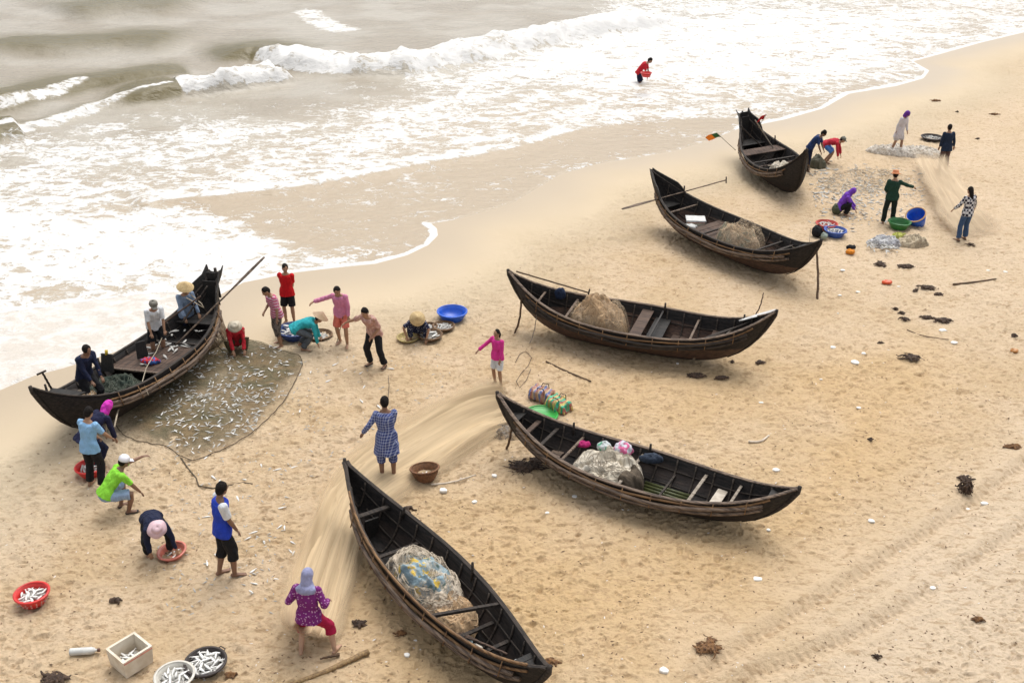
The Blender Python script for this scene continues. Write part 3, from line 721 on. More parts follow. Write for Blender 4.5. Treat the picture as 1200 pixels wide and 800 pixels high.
    # ---- clothes
    if top is not None:
        c = MB(); e_ = .022
        tail_p = P-u1*tail if hip > .5 else P-u1*.04
        tp = [tail_p]+torso[1:]; tw2 = [.213+.15*(tail-.1)]+[.195]+[w_+e_ for w_ in tw[2:]]; td2 = [.150*g+.15*(tail-.1)]+[.135*g]+[d_+e_ for d_ in td[2:]]
        c.tube([K(p) for p in tp], [r*s for r in tw2], 18, lat, [r*s for r in td2])
        for q in (1, -1):
            a_, b_, w_ = arms[q]
            if smat is not None:
                c3 = MB(); c3.tube([K(a_*1.08-b_*.08), K(a_*.5+b_*.5), K(a_*.2+b_*.8)], [.070*s, .068*s, .064*s], 12); c3.ell(K(a_), (.072*s, .070*s, .072*s)); remeshed(c3, 'sleeve', smat, root, .012, 3, .02)
                continue
            if sleeve == 'short': c.tube([K(a_), K(a_*.5+b_*.5), K(a_*.12+b_*.88)], [.066*s, .062*s, .06*s], 10)
            elif sleeve == 'long': c.tube([K(a_), K(a_*.5+b_*.5), K(b_), K(b_*.4+w_*.6), K(w_*.94+b_*.06)], [.066*s, .060*s, .054*s, .049*s, .043*s], 10)
            if sleeve != 'none': c.ell(K(a_), (.068*s, .068*s, .068*s))
        tm = top if isinstance(top, bpy.types.Material) else top
        remeshed(c, 'shirt', tm, root, .012, 3, .028*s)
    if bottom is not None:
        c = MB(); e_ = .020
        c.capsule([K(P-Vector((0, 0, .03))), K(P+u1*.10)], [.165*s, .15*s], 14, lat, [.125*g*s, .118*g*s])
        for q in (1, -1):
            a_, b_, w_ = legs[q]
            if skirt: continue
            if blen == 'long': c.tube([K(a_), K(a_*.5+b_*.5), K(b_), K(b_*.5+w_*.5), K(w_*.93+b_*.07)], [.099*s, .095*s, .082*s, .078*s, .072*s], 12)
            elif blen == 'capri': c.tube([K(a_), K(a_*.5+b_*.5), K(b_), K(b_*.65+w_*.35)], [.100*s, .098*s, .088*s, .084*s], 12)
            else: c.tube([K(a_), K(a_*.5+b_*.5), K(b_*.9+a_*.1)], [.100*s, .102*s, .100*s], 12)
            c.ell(K(a_), (.098*s, .096*s, .10*s))
        if skirt:
            kn = (legs[1][1]+legs[-1][1])/2; c.capsule([K(P), K(P*.5+kn*.5), K(kn)], [.17*s, .19*s, .21*s], 14, lat, [.13*s, .15*s, .16*s])
        remeshed(c, 'trousers' if blen == 'long' else ('skirt' if skirt else 'shorts'), bottom, root, .012, 3, .022*s)
    if shoe is not None:
        for q in (1, -1):
            an = legs[q][2]; toe = R(q*12); td_ = Vector((math.cos(toe), math.sin(toe), 0)); side_ = Vector((-td_.y, td_.x, 0)); c = MB()
            c.capsule([K(an-td_*.05+Vector((0, 0, -.055))), K(an+td_*.15+Vector((0, 0, -.058)))], [.042*s, .046*s], 10, side_, [.022*s, .018*s]); c.build('sandal', shoe, root)
    # ---- head details
    for q in (1, -1):
        c = MB(); c.ell(K(Hc+fwd*.083+hlat*q*.031+hd*.012), (.008*s, .013*s, .007*s), rot, 8, 6); c.build('eye', rough_mat('eye_dark', (.02, .015, .012), rough=.3), root)
    c = MB(); c.ell(K(Hc+fwd*.088-hd*.05), (.006*s, .022*s, .006*s), rot, 8, 6); c.build('mouth', rough_mat('lips', (.22, .08, .06), rough=.5), root)
    hm = hair_mat or rough_mat('black_hair', (.008, .006, .006), (.016, .013, .011), .8, 30, .6, .01, spec=.15)
    c = MB(); c.ell(K(Hc-fwd*.016+hd*.026), (.092*s, .085*s, .102*s), rot); c.ell(K(Hc-fwd*.04+hd*.0), (.070*s, .078*s, .095*s), rot)
    if hair == 'pony': c.capsule([K(Hc-fwd*.09+hd*.02), K(Hc-fwd*.13-hd*.08), K(Hc-fwd*.12-hd*.24)], [.03*s, .036*s, .018*s], 8)
    if hair == 'long': c.capsule([K(Hc-fwd*.05), K(Hc-fwd*.08-hd*.12), K(Hc-fwd*.09-hd*.24)], [.075*s, .065*s, .05*s], 10)
    remeshed(c, 'hair', hm, root, .010, 1, .02)
    if hat:
        kind, hmt = hat[0], hat[1]
        hr_ = rot
        if kind == 'cone':
            c = MB(); z0 = .02; pr = [(.21, z0), (.205, z0+.006), (.10, z0+.085), (.02, z0+.145), (.004, z0+.152), (.004, z0+.140), (.095, z0+.075), (.20, z0-.004)]
            c.lathe([(r*s, z*s) for r, z in pr], 28, K(Hc+hd*.03), hr_, .015, True); c.build('conical_hat', hmt, root)
        elif kind == 'brim':
            c = MB(); pr = [(.165, .01), (.17, .016), (.11, .045), (.097, .06), (.092, .11), (.07, .135), (.003, .142), (.003, .132), (.085, .1), (.09, .05), (.10, .038)]
            c.lathe([(r*s, z*s) for r, z in pr], 26, K(Hc+hd*.012), hr_, .05, True); c.build('sun_hat', hmt, root)
        elif kind == 'cap':
            c = MB(); c.lathe([(r*s, z*s) for r, z in [(.099, .02), (.102, .03), (.096, .08), (.065, .115), (.003, .126), (.003, .116), (.06, .105), (.09, .02)]], 22, K(Hc-fwd*.008), hr_, .01, True)
            c.build('cap', hmt, root)
            c = MB(); c.capsule([K(Hc+fwd*.07+hd*.035), K(Hc+fwd*.16+hd*.02)], [.075*s, .055*s], 12, hlat, [.008*s, .006*s]); c.build('cap_peak', hmt, root)
        elif kind == 'hood':
            c = MB(); c.ell(K(Hc-fwd*.014+hd*.014), (.104*s, .098*s, .118*s), rot); c.capsule([K(Hc-fwd*.03-hd*.02), K(Nk+u3*.01-fwd*.015)], [.092*s, .095*s], 14)
            if len(hat) > 2: c.capsule([K(Nk), K(S-fwd*.03)], [.11*s, .175*s], 14, lat, [.095*s, .12*s])
            remeshed(c, 'headscarf', hmt, root, .011, 3, .02)
    return root

cm = cloth_mat
navy = cm('navy_cloth', (.012, .016, .04)); black = cm('black_cloth', (.012, .012, .014)); white = cm('white_cloth', (.62, .64, .66)); red = cm('red_cloth', (.50, .012, .018))
straw = rough_mat('straw', (.52, .39, .20), (.38, .27, .13), .8, 20, .5, .01); denim = cm('denim', (.045, .085, .17))
stand = dict(hip=.88)
ring = 'fishermen and women working on the beach'
def at_head(hx, hy, hz, off=(0, 0)):
    p = at(hx, hy, hz); return Vector((p.x+off[0], p.y+off[1], 0))
def P_(px, py, z=0): return gat(px, py, z)
# crew of the boat by the water
person('person in a dark navy jacket inside the low end of the boat by the water', at_head(93, 412, 1.95, (-.1, .25))+Vector((0, 0, .45)), -35, 1.0, hip=.82, lean=18, head=(14, 0), hl=(.42, .12, .78), hr=(.42, -.1, .76), fl=(.15, .1), tone='dark', top=navy, sleeve='long', bottom=black, hold=True)
person('person in a white shirt and grey cap standing in the boat by the water', at_head(177, 352, 1.9, (-.05, .1))+Vector((0, 0, .35)), -60, .97, hip=.86, lean=22, head=(12, 0), hl=(.38, .15, .62), hr=(.40, -.16, .7), tone='tan', top=white, sleeve='short', bottom=black, blen='short', hat=('cap', rough_mat('grey_cap', (.18, .17, .14))), hold=True)
person('person in a straw conical hat and blue grey shirt behind the tall boat stern', at_head(213, 331, 1.72)+Vector((0, 0, .0)), -50, 1.0, hip=.88, lean=10, head=(10, 0), hl=(.35, .18, .9), hr=(.35, -.18, .9), tone='tan', top=cm('bluegrey_cloth', (.20, .26, .36)), sleeve='long', bottom=navy, hat=('cone', straw))
person('person in a red top and pale sun hat squatting by the dark net', P_(279, 412), -75, .98, hip=.26, hx=-.1, lean=28, head=(25, 0), hl=(.42, .16, .22), hr=(.42, -.10, .2), fl=(.12, .17), fr=(.08, -.15), tone='tan', top=cm('red_knit', (.42, .02, .03)), sleeve='long', bottom=cm('olive_cloth', (.10, .085, .05)), hat=('brim', rough_mat('pale_straw', (.55, .50, .40), (.42, .37, .28))))
person('person in a pink striped polo shirt and patterned shorts looking down', P_(328, 404), -140, .99, hip=.87, lean=14, head=(26, 0), hl=(.12, .26, .70), hr=(.26, -.10, 1.0), fl=(.05, .12), fr=(-.08, -.12), tone='tan', top=cm('pink_striped_knit', (.45, .08, .16), 'stripes', (.55, .35, .42), 14), bottom=cm('patterned_shorts', (.16, .13, .11), 'blotch', (.06, .05, .045), 18), blen='capri')
person('person in a plain red T-shirt and black shorts standing with hands behind the back', P_(340, 378), -95, .96, hip=.88, lean=0, hl=(-.13, .08, .86), hr=(-.15, -.06, .85), head=(0, 20), tone='tan', top=cm('red_tshirt', (.50, .008, .012)), bottom=black, blen='short')
person('person in a turquoise jacket bending over the basin and round sieve', P_(354, 408), 10, .98, hip=.60, hx=-.12, lean=78, head=(-8, 0), hl=(.48, .16, .12), hr=(.42, -.2, .1), fl=(-.02, .15), fr=(.05, -.14), tone='tan', top=cm('turquoise_cloth', (.03, .34, .38)), sleeve='long', bottom=cm('grey_trousers', (.08, .09, .10)), hat=('cone', rough_mat('peach_straw', (.58, .42, .28), (.46, .33, .2))))
person('person in a pink long sleeved shirt reaching one arm out to the side', P_(403, 404), -100, 1.0, hip=.86, lean=14, head=(18, 0), hl=(.18, .24, .75), hr=(.16, -.72, 1.15), fl=(.1, .12), fr=(-.05, -.12), tone='tan', top=cm('pink_shirt', (.55, .20, .33)), sleeve='long', bottom=cm('coral_shorts', (.60, .16, .12)), blen='short')
person('person in a faded rose shirt and black trousers leaning forward with one arm out', P_(441, 429), -120, 1.02, hip=.85, lean=26, side=0, head=(4, 0), hl=(.22, .10, .90), hr=(.28, -.66, 1.05), fl=(-.02, .22), fr=(.06, -.14), tone='tan', top=cm('rose_shirt', (.42, .24, .20), 'blotch', (.50, .33, .28), 12), sleeve='short', bottom=black, shoe=rough_mat('dark_sandal', (.02, .018, .016)))
person('person in a conical hat and dark flowered blouse crouching by bowls of fish', P_(490, 396), -85, .95, hip=.24, hx=-.1, lean=40, head=(22, 0), hl=(.36, .22, .14), hr=(.30, -.30, .2), fl=(.12, .2), fr=(.08, -.2), tone='tan', top=cm('flowered_cloth', (.02, .025, .06), 'dots', (.45, .45, .5), 26), sleeve='short', bottom=cm('flowered_trousers', (.02, .025, .06), 'dots', (.40, .42, .5), 26), hat=('cone', straw))
person('young person with a ponytail in a hot pink top and white shorts pointing left', P_(583, 451), -130, .84, hip=.88, lean=2, hl=(.15, .2, .8), hr=(.30, -.44, 1.05), tone='tan', top=cm('hot_pink', (.62, .04, .26)), sleeve='long', bottom=white, blen='short', hair='pony')
person('person in a loose blue checked shirt standing at the blurred net', P_(455, 560), 100, 1.04, hip=.88, lean=5, head=(8, 0), hl=(.10, .42, .98), hr=(.32, -.12, .95), tone='dark', top=cm('blue_plaid', (.045, .065, .20), 'plaid', (.36, .40, .55), 17), sleeve='long', bottom=cm('blue_plaid_low', (.045, .06, .18), 'plaid', (.30, .34, .5), 17), blen='capri', tail=.34, girth=1.15)
person('person in dark navy clothes and a magenta hood bending beside the boat', P_(112, 548), 55, 1.0, hip=.80, hx=-.05, lean=58, head=(8, 0), hl=(.42, .15, .50), hr=(.45, -.16, .5), tone='tan', top=cm('navy_jacket', (.014, .016, .045)), sleeve='long', bottom=navy, hat=('hood', cm('magenta_cloth', (.58, .04, .42))), tail=.2)
person('person in a light blue T-shirt and black trousers hauling the net rope', P_(114, 571), 70, 1.0, hip=.87, lean=10, head=(10, 0), hl=(.32, .05, .92), hr=(.38, -.22, .93), fl=(0, .14), fr=(.0, -.14), tone='tan', top=cm('light_blue', (.22, .40, .62)), bottom=black, hold=True)
person('person in a lime green T-shirt and white cap crouching with one arm stretched out', P_(143, 600), 35, 1.02, hip=.50, hx=-.22, lean=42, head=(0, 0), hl=(.72, .30, .85), hr=(.34, -.16, .42), fl=(.06, .16), fr=(.12, -.12), tone='dark', top=cm('lime_green', (.24, .62, .05)), bottom=cm('light_denim', (.25, .34, .48)), blen='short', hat=('cap', rough_mat('white_cap', (.7, .7, .74))), shoe=rough_mat('dark_sandal', (.02, .018, .016)), curve=4)
person('person in a pale pink sun hat bending right down over the pink basin', P_(186, 648), -62, .97, hip=.66, hx=-.22, lean=82, head=(-2, 0), hl=(.38, .30, .12), hr=(.20, -.16, .14), fl=(.05, .22), fr=(-.02, -.18), tone='tan', top=navy, sleeve='long', bottom=black, hat=('brim', rough_mat('pink_felt', (.62, .44, .47), (.52, .36, .4))))
person('barefoot young person in a royal blue vest over white sleeves and black shorts', P_(268, 674), 28, 1.10, hip=.88, lean=3, head=(8, 20), hl=(.12, .20, .82), hr=(.22, -.14, .80), fl=(-.10, .07), fr=(.10, -.08), tone='dark', top=cm('royal_blue', (.02, .05, .40)), smat=white, bottom=black, blen='capri')
person('person in a dotted purple jacket, grey headscarf and crimson trousers facing the net', P_(366, 768), 82, .98, hip=.82, lean=6, head=(14, 0), hl=(.20, .26, .98), hr=(.20, -.26, .98), fl=(.02, .18), fr=(.12, -.34), tone='light', top=cm('purple_dots', (.16, .02, .15), 'dots', (.45, .25, .42), 22), sleeve='long', bottom=cm('crimson_cloth', (.32, .01, .05)), blen='capri', hat=('hood', cm('grey_lilac', (.26, .27, .42)), 1), girth=1.15)
person('person in a red T-shirt wading in the surf and carrying a red basin', P_(748, 97)+Vector((0, 0, -.12)), -20, 1.12, hip=.86, lean=38, head=(16, 0), hl=(.42, .2, .72), hr=(.42, -.2, .70), tone='tan', top=cm('red_wader', (.50, .02, .03)), bottom=navy, blen='short', hold=True)
person('person in a navy T-shirt leaning over the bow of the farthest boat', P_(946, 200), -30, 1.0, hip=.90, lean=34, head=(12, 0), hl=(.52, .16, .62), hr=(.50, -.16, .64), fl=(-.1, .1), tone='dark', top=cm('navy_tee', (.02, .04, .12)), bottom=navy, hold=True)
person('person in a red top and blue shorts bent double by the farthest boat', P_(968, 191), -25, 1.0, hip=.72, hx=-.12, lean=76, head=(-8, 0), hl=(.52, .14, .12), hr=(.45, -.15, .14), fl=(-.05, .14), fr=(.05, -.12), tone='tan', top=cm('crimson_top', (.48, .03, .05)), sleeve='long', bottom=cm('blue_shorts', (.08, .2, .5)), blen='short', hat=('cap', rough_mat('camo_cap', (.16, .16, .13))))
person('person in a white tunic and purple headscarf walking on the upper sand', P_(1050, 180), -50, 1.0, hip=.88, lean=10, head=(22, 0), hl=(.22, .2, .72), hr=(-.05, -.2, .85), fl=(.12, .1), fr=(-.16, -.1), tone='tan', top=cm('white_tunic', (.58, .55, .58)), sleeve='long', bottom=cm('white_shorts', (.5, .47, .47)), blen='short', hat=('hood', cm('purple_cloth', (.12, .03, .25))), tail=.3)
person('person in a dark navy jacket with pale shoulders standing with back turned', P_(1104, 200), 95, 1.0, hip=.88, lean=6, hl=(.1, .24, .82), hr=(.08, -.34, .80), tone='tan', top=cm('dark_jacket', (.015, .025, .05)), sleeve='long', bottom=cm('brown_cloth', (.10, .06, .055)), blen='long', tail=.16)
person('person in a dark green sweater and orange hat pointing to the right', P_(1040, 261), 80, 1.03, hip=.88, lean=6, head=(10, 0), hl=(.22, .14, 1.0), hr=(.22, -.62, 1.22), fl=(-.02, .15), fr=(.05, -.15), tone='tan', top=cm('bottle_green', (.015, .045, .03)), sleeve='long', bottom=cm('black_green_trousers', (.012, .02, .016)), hat=('brim', rough_mat('orange_felt', (.60, .22, .09), (.45, .15, .06))))
person('person in a purple hooded jacket squatting on the sand', P_(987, 250), -12, .98, hip=.25, hx=-.12, lean=26, head=(20, 0), hl=(.46, .14, .18), hr=(.44, -.12, .16), fl=(.12, .16), fr=(.12, -.16), tone='tan', top=cm('violet_cloth', (.16, .05, .42)), sleeve='long', bottom=black, hat=('hood', cm('violet_cloth', (.16, .05, .42)), 1))
person('person in a black and white checked shirt and blue jeans holding the far net', P_(1127, 281), 110, 1.0, hip=.88, lean=5, head=(6, 0), hl=(.28, .30, .98), hr=(.22, -.44, .95), fl=(0, .16), fr=(.05, -.14), tone='tan', top=cm('black_white_checks', (.02, .02, .035), 'checks', (.6, .6, .62), 13), sleeve='long', bottom=denim, shoe=rough_mat('brown_sandal', (.09, .05, .035)), hair='long')
# ------------------------------------------------------------------ nets
def fiber_mat(name, c1, c2, alpha, su=.6, sv=26, lo=.3, hi=.7):
    t = NT(name); cx = t.n('ShaderNodeCombineXYZ'); t.set(cx.inputs[0], t.math('MULTIPLY', t.attr('su'), su)); t.set(cx.inputs[1], t.math('MULTIPLY', t.attr('sv'), sv))
    n = t.noise(cx.outputs[0], 1.0, 5, .62, .3); f = t.smooth(n, lo, hi)
    t.set(t.b.inputs['Base Color'], t.mix(t.noise(cx.outputs[0], .35, 3), c1, c2)); t.b.inputs['Roughness'].default_value = .85; t.b.inputs['Specular IOR Level'].default_value = .1
    a = t.math('MULTIPLY', t.math('ADD', t.math('MULTIPLY', f, alpha), alpha*.75), t.attr('dens'), clamp=True)
    t.set(t.b.inputs['Alpha'], a); return t.m
def edge_curve(pts, n):
    P = [at(x, y, h) for x, y, h in pts]; m_ = len(P)-1; out = []
    for i in range(n):
        f = i/(n-1)*m_; k = min(int(f), m_-1); t_ = f-k
        p0 = P[max(k-1, 0)]; p1 = P[k]; p2 = P[k+1]; p3 = P[min(k+2, m_)]
        out.append(.5*((2*p1)+(p2-p0)*t_+(2*p0-5*p1+4*p2-p3)*t_*t_+(3*p1-p0-3*p2+p3)*t_**3))
    return np.array([tuple(p) for p in out])
def veil_sheet(name, A, B, nu, nv, mat, sag=.1, wob=.08, seed=0, ends=(.1, .1), lift=0, spread=1.0):
    a = edge_curve(A, nu); b = edge_curve(B, nu); v_ = np.linspace(0, 1, nv)[None, :, None]
    mid = (a+b)/2; a = mid+(a-mid)*spread; b = mid+(b-mid)*spread
    G = a[:, None]*(1-v_)+b[:, None]*v_; U = np.repeat(np.linspace(0, 1, nu)[:, None], nv, 1); V = np.repeat(v_[:, :, 0], nu, 0)
    L = np.linalg.norm(np.diff((a+b)/2, axis=0), axis=1).sum()
    Z_ = G[..., 2]-sag*np.sin(np.pi*V)+wob*2*(fbm(U*L*.7+seed, V*7, seed, 3)-.5)+lift
    Xn = G[..., 0]+wob*(fbm(U*L*.5, V*4+9, seed+5, 3)-.5); Yn = G[..., 1]
    Z_ = np.maximum(Z_, .02+.03*V)
    wobv = .10*(vn(U*L*1.3, V*0, seed+8)-.5)
    dn = sstep(V+wobv, 0.0, .22)*(1-sstep(V+wobv, .78, 1.0))*sstep(U, 0, ends[0])*(1-sstep(U, 1-ends[1], 1))
    o = grid_mesh(name, Xn, Yn, Z_, dict(su=U*L, sv=V*2.0, dens=dn), mat); return o
M_veil = fiber_mat('tan_net_fibre', (.60, .47, .31), (.52, .385, .225), .62, .22, 6.5, .15, .85)
M_veil2 = fiber_mat('tan_net_fibre_far', (.62, .50, .35), (.54, .42, .28), .42, .22, 4.5, .15, .85)
rt = empty('fishing_net', gat(450, 590)); tag(rt, 'long blurred tan fishing net being stretched over the sand past the nearest boat', 'net')
LA = [(590, 440, .95), (556, 442, .8), (508, 458, .7), (458, 484, .55), (412, 512, .45), (380, 550, .4), (358, 596, .45), (336, 650, .6), (322, 704, .85), (320, 730, .95)]
LB = [(606, 505, .05), (575, 522, .02), (545, 545, .02), (510, 568, .02), (476, 590, .02), (446, 614, .02), (434, 645, .02), (424, 690, .02), (408, 735, .05), (398, 752, .1)]
for i in range(3):
    o = veil_sheet('net_layer', LA, LB, 260, 46, M_veil, .08+.06*i, .07+.03*i, 7*i+1, (.05, .06), .05*i, 1-.1*i)
    o.parent = rt; o.matrix_parent_inverse = Matrix.Translation(-rt.location)
rt = empty('fishing_net', gat(1120, 250)); tag(rt, 'pale blurred net pulled between the far pair at the upper right', 'net')
LA = [(1068, 176, .3), (1072, 194, .4), (1084, 222, .5), (1098, 250, .4), (1122, 282, .05)]; LB = [(1108, 176, .8), (1124, 198, .85), (1146, 222, .8), (1164, 246, .6), (1188, 270, .05)]
for i in range(2):
    o = veil_sheet('net_layer', LA, LB, 90, 34, M_veil2, .1, .09, 40+7*i, (.15, .15), -.06*i, 1-.1*i); o.parent = rt; o.matrix_parent_inverse = Matrix.Translation(-rt.location)
# net laid out on the sand under the catch
def resample(P, n):
    P = [Vector(p) for p in P]+[Vector(P[0])]; L = [0]
    for a, b in zip(P[:-1], P[1:]): L.append(L[-1]+(b-a).length)
    out = []; k = 0
    for i in range(n):
        s_ = L[-1]*i/n
        while L[k+1] < s_: k += 1
        f = (s_-L[k])/(L[k+1]-L[k]); out.append(P[k]*(1-f)+P[k+1]*f)
    return out
NETPX = [(262, 392), (300, 402), (330, 412), (352, 418), (355, 428), (346, 448), (334, 470), (318, 488), (296, 508), (270, 524), (246, 534), (228, 541), (212, 536), (196, 524), (178, 521), (158, 517), (144, 510), (134, 497), (140, 470), (190, 440), (235, 410)]
NP = atl(NETPX)
bd = resample(NP, 150); cen = at(250, 465); nr_ = 42
Xn = np.zeros((nr_, 151)); Yn = np.zeros_like(Xn)
for i in range(nr_):
    f = (i+.01)/(nr_-1)
    for k in range(151): p = cen+(bd[k % 150]-cen)*f; Xn[i, k] = p.x; Yn[i, k] = p.y
fr = np.repeat(np.linspace(0, 1, nr_)[:, None], 151, 1)
Zn = .045+.10*(fbm(Xn*1.1, Yn*1.1, 201, 4)-.35)+.05*(fbm(Xn*4, Yn*4, 203, 3)-.5); Zn = np.clip(Zn, .022, .2)+.03*np.exp(-((fr-.97)/.03)**2)
netg = grid_mesh('laid_out_net', Xn, Yn, Zn, dict(dens=np.clip(1-.75*sstep(fr+.5*(fbm(Xn*.8, Yn*.8, 207)-.5), .72, 1.0), 0, 1)*(.55+.9*fbm(Xn*.7, Yn*.7, 209)*sstep(fbm(Xn*.6, Yn*.6, 210), .25, .5))), net_mat('dark_net', (.105, .095, .055), (.18, .13, .07), .78, (1, 1.5, 1), 9, True, lo=.3, hi=.7))
tag(netg, 'dark green brown net spread on the sand under the silver catch', 'net')
mb = MB(); mb.tube([p+Vector((0, 0, .035+.012*math.sin(i*1.7))) for i, p in enumerate(bd[8:128])], .010, 6); o = mb.build('net_rope', rough_mat('brown_rope', (.12, .09, .055)), None); o.parent = netg
mb = MB(); mb.tube([at(x, y, .02) for x, y in [(212, 536), (220, 548), (230, 560), (233, 569), (250, 572), (272, 568), (285, 565), (296, 567)]], .016, 6)
tag(recenter(mb.build('rope', rough_mat('brown_rope', (.12, .09, .055)))), 'thin loop of rope trailing on the sand below the dark net', 'rope')
# fall of netting from the stern of the boat by the water
def hang_sheet(name, top, bot, mat, label, nu=40, nv=24, sag=.1, parent=None):
    a = np.array([tuple(p) for p in top]); b = np.array([tuple(p) for p in bot])
    def rs(c): i = np.linspace(0, len(c)-1, nu); return np.stack([np.interp(i, range(len(c)), c[:, k]) for k in range(3)], 1)
    a, b = rs(a), rs(b); v_ = np.linspace(0, 1, nv)[None, :, None]; G = a[:, None]*(1-v_)+b[:, None]*v_
    U = np.repeat(np.linspace(0, 1, nu)[:, None], nv, 1); V = np.repeat(v_[:, :, 0], nu, 0)
    o = grid_mesh(name, G[..., 0]+.10*(fbm(U*9, V*2, 301)-.5), G[..., 1]+.12*(fbm(U*9, V*2, 305)-.5), G[..., 2]-sag*np.sin(np.pi*V)*.5, dict(su=V*2, sv=U*2, dens=.5+.5*vn(U*9, V*3, 5)), mat)
    return tag(recenter(o), label, 'net')
M_hang = fiber_mat('brown_net_fibre', (.22, .16, .10), (.14, .10, .065), .9, 2, 12)
hang_sheet('hanging_net', [B6.W(t_, -.95*B6.w(t_)-.05, B6.zs(t_)+.02) for t_ in (.36, .46, .56, .66, .76)], [at(238, 412, .02), at(248, 410, .02), at(256, 405, .02), at(262, 400, .02), at(268, 392, .02)], M_hang, 'brown net hanging over the side of the boat by the water')
LAST = [None]
def heap(name, boat, t0, y0, ln, wd, z0, ht, mat, label, seed, parent=None, fold=.10, dx=0.0):
    c = boat.W(t0, y0, z0); n1, n2 = 60, 150; X_ = np.zeros((n1, n2+1)); Y_ = X_.copy(); Z_ = X_.copy(); ca, sa = math.cos(boat.hd), math.sin(boat.hd)
    for i in range(n1):
        f = (i+.02)/(n1-1)
        for k in range(n2+1):
            a = 2*math.pi*(k % n2)/n2; x, y = math.cos(a)*f, math.sin(a)*f
            X_[i, k] = x*ln; Y_[i, k] = y*wd
    F = np.sqrt((X_/ln)**2+(Y_/wd)**2); prof = np.clip(1-F**3.0, 0, 1)**.75
    rg = 1-np.abs(2*fbm(X_*2.6+seed, Y_*2.6, seed, 3)-1)*1.6; rg2 = 1-np.abs(2*fbm(X_*7+seed, Y_*7, seed+4, 3)-1)*1.6
    Z_ = ht*prof*(.30+1.2*fbm(X_*1.7+seed, Y_*1.7, seed+2, 3))+fold*1.7*(rg*.6+rg2*.4)*(prof > 0)*np.clip(prof*2, 0, 1)
    wq = fbm(X_*1.8+seed, Y_*1.8, seed+31, 3)*7; th_ = seed*1.3; Z_ = Z_+np.clip(prof*1.5, 0, 1)*((.05 if mat.name.startswith('cream') else .032)*np.sin((X_*math.cos(th_)+Y_*math.sin(th_))*16+wq*2.2)+.018*np.sin((X_*math.cos(th_+.5)+Y_*math.sin(th_+.5))*34+wq*4))
    er = 1+.22*(vn(np.cos(np.arctan2(Y_, X_))*2.5+seed, np.sin(np.arctan2(Y_, X_))*2.5, seed)-.5)
    Xr = X_*er+.10*(fbm(X_*4, Y_*4, seed+9, 3)-.5); Yr = Y_*er+.10*(fbm(X_*4, Y_*4+5, seed+19, 3)-.5)
    if isinstance(boat, Boat):
        for i in range(n1):
            for k in range(n2+1):
                tl = t0+(Xr[i, k]+dx)/(boat.L/2); zl = max(z0+Z_[i, k], boat.kz(tl)+.10); Z_[i, k] = zl-z0
                lim = max(boat.wid(tl, zl)-.05, .02) if zl < boat.zs(tl) else boat.w(tl)*.93
                Yr[i, k] = min(max(Yr[i, k]+y0, -lim), lim)-y0
    LAST[0] = (Xr, Yr, Z_)
    o = grid_mesh(name, Xr, Yr, Z_, dict(dens=np.ones(F.shape), su=X_*3, sv=Y_*3), mat)
    if parent is not None: o.parent = parent
    else: o.location = c; o.rotation_euler = (boat.heel, 0, boat.hd)
    if label: tag(o, label, 'net')
    return o
M_nett = net_mat('tan_net_heap', (.50, .35, .21), (.38, .25, .14), .95, (1, 1, 1), 22)
M_netg = net_mat('green_tan_heap', (.46, .34, .23), (.24, .23, .17), .9, (1, 1, 1), 18)
M_netw = net_mat('cream_net_heap', (.62, .57, .48), (.54, .48, .38), 1.5, (1, 4, 1), 9)
M_netp = net_mat('pale_net_skin', (.58, .50, .40), (.46, .38, .29), .50, (1, 1, 1), 9, lo=.4, hi=.6)
M_fuzz = net_mat('net_fuzz', (.58, .47, .34), (.48, .37, .25), .22, (1, 1, 1), 45)
M_thr = rough_mat('net_thread', (.55, .48, .38), (.40, .34, .26), .8)
def strands(n, parent, rad=.005, seed=1, mat=None):
    Xs, Ys, Zs = LAST[0]; rg = random.Random(seed); ni, nk = Xs.shape
    for i in range(n):
        a = rg.uniform(0, nk); f = rg.uniform(.1, .97); pts = []; da = rg.choice((-1, 1))*rg.uniform(1.5, 5); df = rg.uniform(-.05, .05)
        for k in range(16):
            a += da+rg.uniform(-1.5, 1.5); df += rg.uniform(-.03, .03); df *= .85; f += df
            if f > .99: f = .99; df = -abs(df)
            if f < .04: f = .04; df = abs(df)
            ii = f*(ni-1); i0 = min(int(ii), ni-2); w_ = ii-i0; kk = int(a) % (nk-1)
            p = Vector((Xs[i0, kk]*(1-w_)+Xs[i0+1, kk]*w_, Ys[i0, kk]*(1-w_)+Ys[i0+1, kk]*w_, Zs[i0, kk]*(1-w_)+Zs[i0+1, kk]*w_+.010)); pts.append(p)
        mb = MB(); mb.tube(pts, rad*rg.uniform(.7, 1.6), 5); mb.build('net_cord', mat or M_thr, parent)
h5 = empty('net_heap', B5.W(-.09, .0, .22), (0, 0, B5.hd)); tag(h5, 'big pale net heap showing blue and yellow patches in the nearest boat', 'net')
t = NT('blue_yellow_tangle'); v = t.obj(); n = t.noise(v, 4, 4, .6); n2 = t.noise(v, 5.3, 3)
c = t.mix(t.smooth(n, .38, .52), (.42, .40, .34), (.19, .27, .31)); c = t.mix(t.smooth(n2, .54, .60), c, (.55, .38, .06)); c = t.mix(t.smooth(t.noise(v, 7, 3), .62, .68), c, (.10, .16, .14))
t.set(t.b.inputs['Base Color'], c); t.b.inputs['Roughness'].default_value = .6; t.set(t.b.inputs['Normal'], t.bump(t.noise(v, 30, 4), .8, .02))
heap('inner_bundle', B5, -.09, 0, .72, .44, .22, .56, t.m, None, 11, h5, .06)
heap('outer_net', B5, -.09, 0, 1.0, .62, .22, .56, M_netp, None, 12, h5, .09); strands(60, h5, .005, 3)
